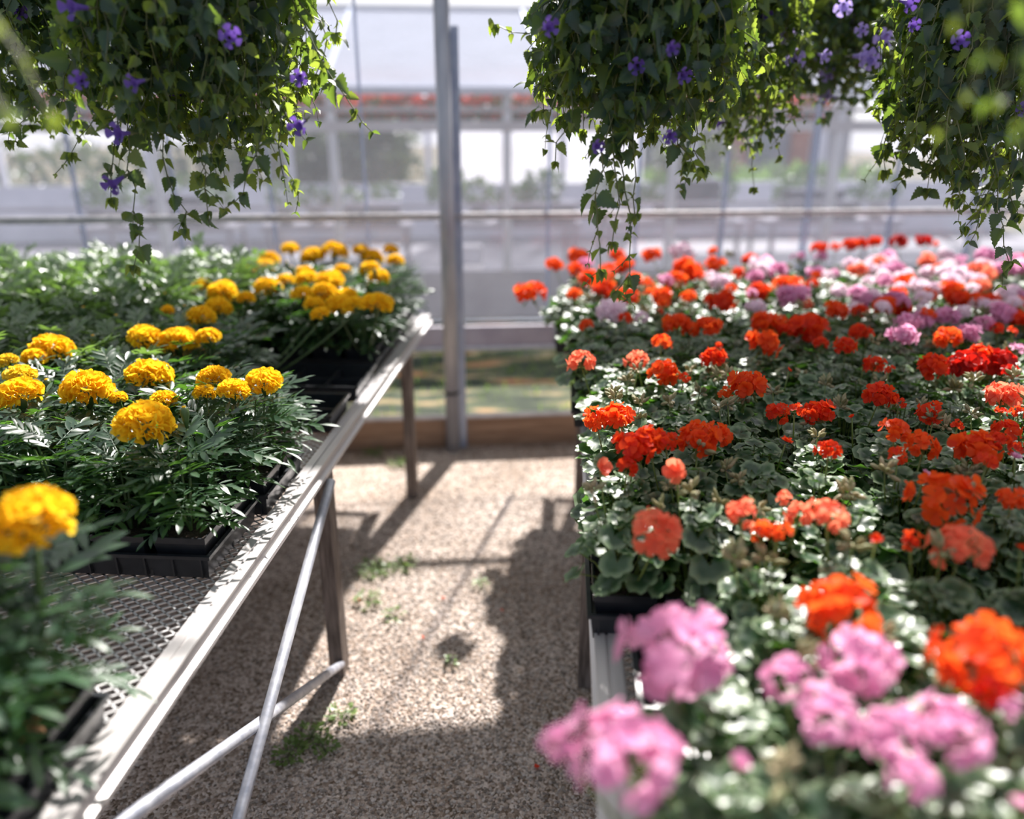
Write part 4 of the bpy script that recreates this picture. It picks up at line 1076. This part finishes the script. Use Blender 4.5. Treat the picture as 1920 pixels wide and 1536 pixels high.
LILAC = []
def vine_basket(label, cx, cy, zpot, R, n_mass, zlo, zhi, strands, flowers, seed, pipe, leaf=0.062, step=0.038, flop=0.6, young_sunlit=0.06):
    q = random.Random(seed); c0 = np.array([cx, cy, zpot])
    t = thing('hanging_basket', label, 'hanging basket', c0, 0, 'vine baskets hanging over the benches')
    mb = MB(); lathe(mb, [(0, -.13), (.10, -.13), (.14, -.02), (.145, 0), (.135, 0), (.125, -.02)], 20); lathe(mb, [(0, -.02), (.13, -.02)], 20, 1)
    link('basket', mb.mesh('basket', [M['black'], M['soil']]), t)
    for k in range(3):
        a = 2 * pi * k / 3 + .3; mb = MB(); mb.tube([(.14 * cos(a), .14 * sin(a), 0), (0, 0, pipe - zpot)], .0015, 4); link('hanger_wire', mb.mesh('hanger_wire', M['galv']), t)
    fol = MB(); stm = MB(); nodes = []
    def grow(ctrl, s_leaf, taper=True, shoots=0.5, thick=0.0022, wob=0.017):
        pts = path_pts(ctrl, step); m = len(pts)
        pts = [p_ + rv(q) * wob * min(1, k_) for k_, p_ in enumerate(pts)]
        if m < 3: return
        P = np.array(pts) - c0
        stm.tube(P, np.linspace(thick, thick * .45, m), 4, 0, False)
        for i in range(1, m):
            T = P[i] - P[i - 1]; T /= np.linalg.norm(T) + 1e-9
            fr = i / (m - 1); s0 = s_leaf * (1.0 - 0.45 * fr ** 2 if taper else 1) * q.choice((.45, .7, .85, 1.0, 1.15))
            a = np.cross(T, rv(q)); a /= np.linalg.norm(a) + 1e-9
            for sg in (-1, 1):
                d = a * sg * q.uniform(.5, 1.0) + np.array([0, 0, -flop * q.uniform(.3, 1.4)]) + T * .25 + .45 * rv(q)
                outw = np.array([P[i][0], P[i][1], .0]); outw /= np.linalg.norm(outw) + 1e-6
                nrm = outw * .45 + np.array([0, 0, .5]) + .75 * rv(q)
                F_ = frame(d, nrm); pet = d / np.linalg.norm(d) * s0 * .22
                fol.tpl(VL[q.randrange(7)], F_, P[i] + pet, s0 * q.uniform(.85, 1.15), 1 if s0 < s_leaf * .55 or q.random() < young_sunlit else 0)
                stm.tube([P[i], P[i] + pet], [thick * .5, thick * .35], 3, 0, False)
            if q.random() < shoots:
                e = P[i] + c0 + np.array([q.uniform(-.05, .05), q.uniform(-.05, .05), -q.uniform(.02, .09)])
                k1 = P[i] + c0 + (rv(q) * .02)
                pts2 = [P[i] + c0, (k1 + e) / 2, e]
                L = path_pts(pts2, step * .7); Q = np.array(L) - c0
                if len(Q) < 3: continue
                stm.tube(Q, np.linspace(thick * .6, thick * .3, len(Q)), 3, 0, False)
                for j in range(1, len(Q)):
                    a2 = np.cross(Q[j] - Q[j - 1], rv(q)); a2 /= np.linalg.norm(a2) + 1e-9
                    for sg in (-1, 1):
                        d = a2 * sg * .8 + np.array([0, 0, -.4]) + .2 * rv(q)
                        fol.tpl(VL[q.randrange(7)], frame(d, rv(q) * .6 + np.array([0, 0, 1])), Q[j], s0 * q.uniform(.45, .75), 1 if q.random() < .55 else 0)
            nodes.append(P[i])
        # tuft of small leaves at the tip
        for k in range(4):
            a = q.uniform(0, 6.3); fol.tpl(VL[q.randrange(7)], frame((cos(a) * .6, sin(a) * .6, -.8), (cos(a), sin(a), .4)), P[-1], s_leaf * q.uniform(.3, .5), 1)
    for i in range(n_mass):
        a = i * 2.39996 + q.uniform(-.3, .3); rr = R * math.sqrt((i + .5) / n_mass) * q.uniform(.8, 1.1)
        zl = zlo + (zhi - zlo) * ((rr / R) ** 2 * .55 + q.uniform(0, .45))
        d = np.array([cos(a), sin(a), 0])
        grow([c0 + d * .06, c0 + d * (rr * .65) + np.array([0, 0, .03]), c0 + d * rr * .95 + np.array([0, 0, -.12]), np.array([cx, cy, 0]) + d * rr + np.array([q.uniform(-.03, .03), q.uniform(-.03, .03), zl])], leaf)
    for st in strands:
        zc = st[0]; pts = [at_d(x, y, zc + (st[2] if len(st) > 2 else 0) * k) for k, (x, y) in enumerate(st[1])]
        p0 = pts[0]; top = c0 + np.array([(p0[0] - cx) * .6, (p0[1] - cy) * .6, 0.0])
        grow([top] + pts, leaf * 0.92, True, 0.35, 0.0024, 0.007)
    link('foliage', fol.mesh('foliage', [M['vine_leaf'], M['vine_young_sunlit']]), t); link('stems', stm.mesh('stems', M['vine_stem']), t)
    for f in flowers:
        if isinstance(f, tuple):
            x, y, zc, s_ = f; p = at_d(x, y, zc) - c0; dr = np.array([q.uniform(-.6, .6), -1, q.uniform(-.5, .1)])
        else:
            if not nodes: continue
            nd = nodes[q.randrange(len(nodes))]; outw = np.array([nd[0], nd[1], 0]); outw /= np.linalg.norm(outw) + 1e-6
            p = nd + outw * .02; dr = outw + .4 * rv(q); s_ = f
        dr = dr / np.linalg.norm(dr); mt = Matrix([list(r_) for r_ in frame(dr, (0, 0, 1))]).to_euler()
        link('flower', (LILAC if 'lilac' in label else TOR)[q.randrange(3)], t, p - dr * s_ * .8, mt, s_)
    return t

M['lilac'] = leaf_mat('lilac_petal', (0.26, 0.20, 0.52, 1), (0.48, 0.40, 0.80, 1), (0.5, 0.4, 0.85, 1), 0.4, 0.5, 0.3)
for me_ in TOR:
    c2_ = me_.copy(); c2_.materials[0] = M['lilac']; LILAC.append(c2_)
Z1 = 1.62
# over the marigold aisle edge
vine_basket('large basket of dark trailing vine hanging over the marigolds, longest strand ending above them', *at_d(352, 0, 1.68)[:2], 2.06, 0.275, 96, 1.56, 1.80,
    [(Z1, [(290, 60), (275, 170), (240, 260), (247, 330), (258, 410), (262, 455), (247, 520)]),
     (Z1, [(330, 80), (300, 200), (312, 300), (330, 360), (345, 405), (338, 455)]),
     (Z1, [(380, 60), (370, 200), (375, 300), (388, 350), (383, 410)]),
     (Z1, [(430, 80), (420, 200), (400, 270), (380, 330)]),
     (Z1, [(470, 60), (490, 200), (478, 290), (462, 335), (450, 375)]),
     (Z1, [(520, 60), (515, 150), (525, 250), (530, 300), (550, 340)]),
     (Z1, [(560, 20), (600, 120), (630, 165), (650, 190), (682, 212)]),
     (Z1, [(560, 0), (600, 30), (615, 100), (590, 150)]),
     (Z1, [(570, -20), (620, 0), (628, 40), (630, 85)]),
     (Z1, [(200, 60), (190, 200), (150, 260), (122, 300)]),
     (Z1, [(240, 80), (215, 230), (205, 320), (213, 372)]),
     (Z1, [(160, 60), (120, 150), (110, 210), (100, 235)])],
    [(222, 250, 1.50, .045), (212, 345, 1.5, .045), (560, 235, 1.5, .042), (135, 12, 1.42, .05), (432, 68, 1.42, .045), (562, 145, 1.5, .036), (150, 150, 1.42, .036), (252, 155, 1.42, .036)] + [.04] * 8, 51, PIPES[0][1])
# over the geraniums beside the aisle
Z2 = 1.62
vine_basket('basket of dark trailing vine hanging over the aisle edge of the geraniums', *at_d(1200, 0, 1.70)[:2], 2.08, 0.245, 92, 1.58, 1.84,
    [(Z2, [(1165, 60), (1150, 200), (1135, 270), (1122, 350), (1120, 420), (1130, 480), (1125, 510)]),
     (Z2, [(1190, 60), (1175, 200), (1165, 290), (1172, 370), (1180, 440), (1182, 500), (1160, 548)]),
     (Z2, [(1210, 60), (1195, 200), (1190, 300), (1190, 370), (1205, 430)]),
     (Z2, [(1150, 100), (1145, 230), (1150, 310), (1160, 400), (1150, 450)]),
     (Z2, [(1230, 100), (1265, 220), (1280, 290), (1282, 330)]),
     (Z2, [(1250, 80), (1300, 200), (1306, 280), (1318, 325)]),
     (Z2, [(1080, 60), (1040, 190), (1010, 210), (990, 235)]),
     (Z2, [(1080, 80), (1070, 220), (1045, 270), (1040, 300)]),
     (Z2, [(1050, 20), (1000, 60), (975, 70), (925, 35)]),
     (Z2, [(1060, 40), (1010, 90), (990, 100), (968, 78)]),
     (Z2, [(1330, 60), (1360, 160), (1350, 220), (1330, 250)]),
     (Z2, [(1340, 30), (1400, 100), (1440, 130), (1460, 180)]),
     (Z2, [(1340, 10), (1400, 60), (1440, 80), (1450, 110)])],
    [(1257, 255, 1.5, .032), (1120, 274, 1.5, .03), (1030, 50, 1.45, .04), (1260, 90, 1.42, .03)] + [.036] * 7, 52, PIPES[0][1])
# the one behind them, sunlight put into its leaf colour, and the large flowering one further back
vine_basket('basket of sunlit trailing vine hanging behind and beside the large flowering one', *at_d(1405, 40, 2.35)[:2], 2.12, 0.17, 44, 1.56, 1.80,
    [(2.3, [(1400, 120), (1410, 200), (1395, 250), (1410, 290), (1415, 355)]), (2.3, [(1440, 120), (1450, 220), (1455, 270), (1462, 315)]), (2.3, [(1480, 100), (1490, 190), (1470, 250)]), (2.3, [(1380, 120), (1385, 200), (1375, 265)]), (2.3, [(1430, 120), (1440, 210), (1425, 270)])],
    [.045] * 6, 53, 2.5, 0.055, 0.038, 0.6, 0.6)
vine_basket('basket of vine covered in lilac flowers hanging further back over the geraniums', *at_d(1600, 20, 2.75)[:2], 2.25, 0.28, 84, 1.72, 1.9,
    [(2.7, [(1560, 100), (1570, 180), (1540, 230)]), (2.7, [(1620, 100), (1600, 170), (1625, 190)])],
    [(1475, 65, 2.32, .065), (1395, 62, 2.32, .065), (1493, 112, 2.32, .065), (1582, 12, 2.32, .06), (1660, 70, 2.32, .065), (1620, 105, 2.32, .07), (1635, 113, 2.32, .06), (1545, 105, 2.32, .045), (1617, 55, 2.32, .045), (1700, 140, 2.32, .045)] + [.06] * 26, 54, 2.5, 0.064)
# far right of the picture
Z3 = 1.75
vine_basket('basket of trailing vine over the far side of the geraniums, cut by the picture edge', *at_d(1860, 10, 1.85)[:2], 2.08, 0.235, 88, 1.44, 1.78,
    [(Z3, [(1850, 120), (1870, 260), (1865, 330), (1875, 400), (1885, 450), (1905, 520)]), (Z3, [(1830, 150), (1850, 280), (1860, 340), (1830, 400), (1815, 425)]), (Z3, [(1740, 60), (1740, 150), (1720, 230), (1715, 270)]),
     (Z3, [(1760, 100), (1780, 200), (1770, 270), (1790, 330)]), (Z3, [(1720, 20), (1700, 80), (1690, 130), (1700, 170)]), (Z3, [(1800, 150), (1800, 270), (1805, 310), (1800, 380)]), (Z3, [(1900, 150), (1905, 300), (1900, 360), (1915, 420)])],
    [(1705, 5, 1.6, .04), (1713, 46, 1.6, .03), (1800, 75, 1.55, .04)] + [.036] * 6, 55, PIPES[0][1])
# left picture edge, behind the large one
vine_basket('basket of trailing vine hanging at the picture edge behind the large dark one', *at_d(40, 20, 2.0)[:2], 2.10, 0.20, 56, 1.60, 1.85,
    [(1.95, [(40, 100), (60, 200), (30, 250), (20, 285)]), (1.95, [(100, 100), (110, 180), (90, 225)]), (1.9, [(0, 120), (10, 200), (25, 240), (10, 262)])],
    [.04] * 5, 56, 2.5, 0.055)
# close to the camera: only a few strand tips reach into the picture
vine_basket('near basket whose blurred vine tips hang into the picture above the geraniums', *at_d(1960, -260, .78)[:2], 2.06, 0.05, 10, 1.92, 1.99,
    [(.72, [(1900, -160), (1870, -60), (1850, 40), (1850, 110)], .0), (.75, [(1960, -160), (1930, 40), (1880, 150), (1870, 225)], 0), (.75, [(1990, -100), (1950, 100), (1930, 200), (1905, 262)], 0), (.7, [(1850, -150), (1830, -60), (1835, 15)], 0)],
    [], 57, PIPES[1][1], 0.034, 0.05, .3)
vine_basket('near basket whose blurred vine tips hang into the picture above the marigolds', *at_d(-60, -260, .80)[:2], 2.06, 0.05, 10, 1.92, 1.99,
    [(.78, [(-20, -140), (-30, 0), (-5, 70), (10, 120)], 0), (.78, [(-60, -60), (-40, 100), (0, 180), (62, 235)], 0), (.74, [(-60, -60), (0, 60), (50, 150), (95, 232)], 0), (.76, [(-90, 0), (-20, 90), (20, 130)], 0)],
    [], 58, PIPES[1][1], 0.034, 0.06, .3)

# ------------------------------------------------------------------ small things on the ground
wq = random.Random(77)
def weed(x, y, R, n, where):
    P = at_z(x, y, 0.0); mb = MB()
    for i in range(n):
        a = wq.uniform(0, 6.3); r_ = R * math.sqrt(wq.random()); c_ = np.array([r_ * cos(a), r_ * sin(a), wq.uniform(.004, .03)])
        mb.tpl(SIMPLE[wq.randrange(2)], frame((cos(a) + wq.uniform(-.7, .7), sin(a) + wq.uniform(-.7, .7), wq.uniform(-.1, .8)), (0, 0, 1)), c_, wq.uniform(.010, .022))
        if i % 3 == 0: mb.tube([(0, 0, 0), c_ * .5 + (0, 0, .004), c_], .0008, 3, 0, False)
    link_o = link('weed', mb.mesh('weed', M['weed']), None, (P[0], P[1], 0)); tag(link_o, 'small green weed on the gravel ' + where, 'weed', 'weeds in the gravel')
for a in ((585, 1385, .045, 70, 'in the leg shadow below the brace'), (640, 1345, .035, 45, 'beside the foot of the front bench leg'), (545, 1420, .04, 60, 'under the crossing braces'), (610, 1410, .03, 40, 'between bright gravel and the front shade'),
          (705, 1070, .07, 120, 'at the edge of the marigold bench shadow'), (760, 1062, .05, 60, 'along the thin rail shadow'), (690, 1130, .05, 50, 'in the bright gravel beside the bench shadow'), (740, 1160, .03, 25, 'on bright gravel between the benches'),
          (745, 872, .05, 70, 'near the far bench leg'), (700, 855, .05, 60, 'by the kickboard behind the far leg'), (845, 1245, .02, 14, 'alone in the middle of the bright patch'), (905, 1100, .03, 20, 'on bright gravel near the geranium side')):
    weed(*a)
for (x, y, s_, c_, l) in ((1003, 1432, .012, 'R', 'fallen red petal on the shaded gravel below the pink geraniums'), (672, 1122, .010, 'O', 'fallen orange petal on gravel beside the bench shadow'), (795, 1197, .009, 'O', 'fallen orange petal in the middle of the bright gravel'), (827, 1120, .010, 'C', 'fallen coral petal on the bright gravel'), (945, 1145, .008, 'C', 'fallen coral petal at the geranium shadow edge')):
    P = at_z(x, y, 0.006); mb = MB(); mb.tpl(PT[1], np.eye(3), (0, 0, 0), s_ * 1.6); tag(link('petal', mb.mesh('petal', PET[c_]), None, P, (0, 0, wq.uniform(0, 6))), l, 'petal', 'fallen petals')
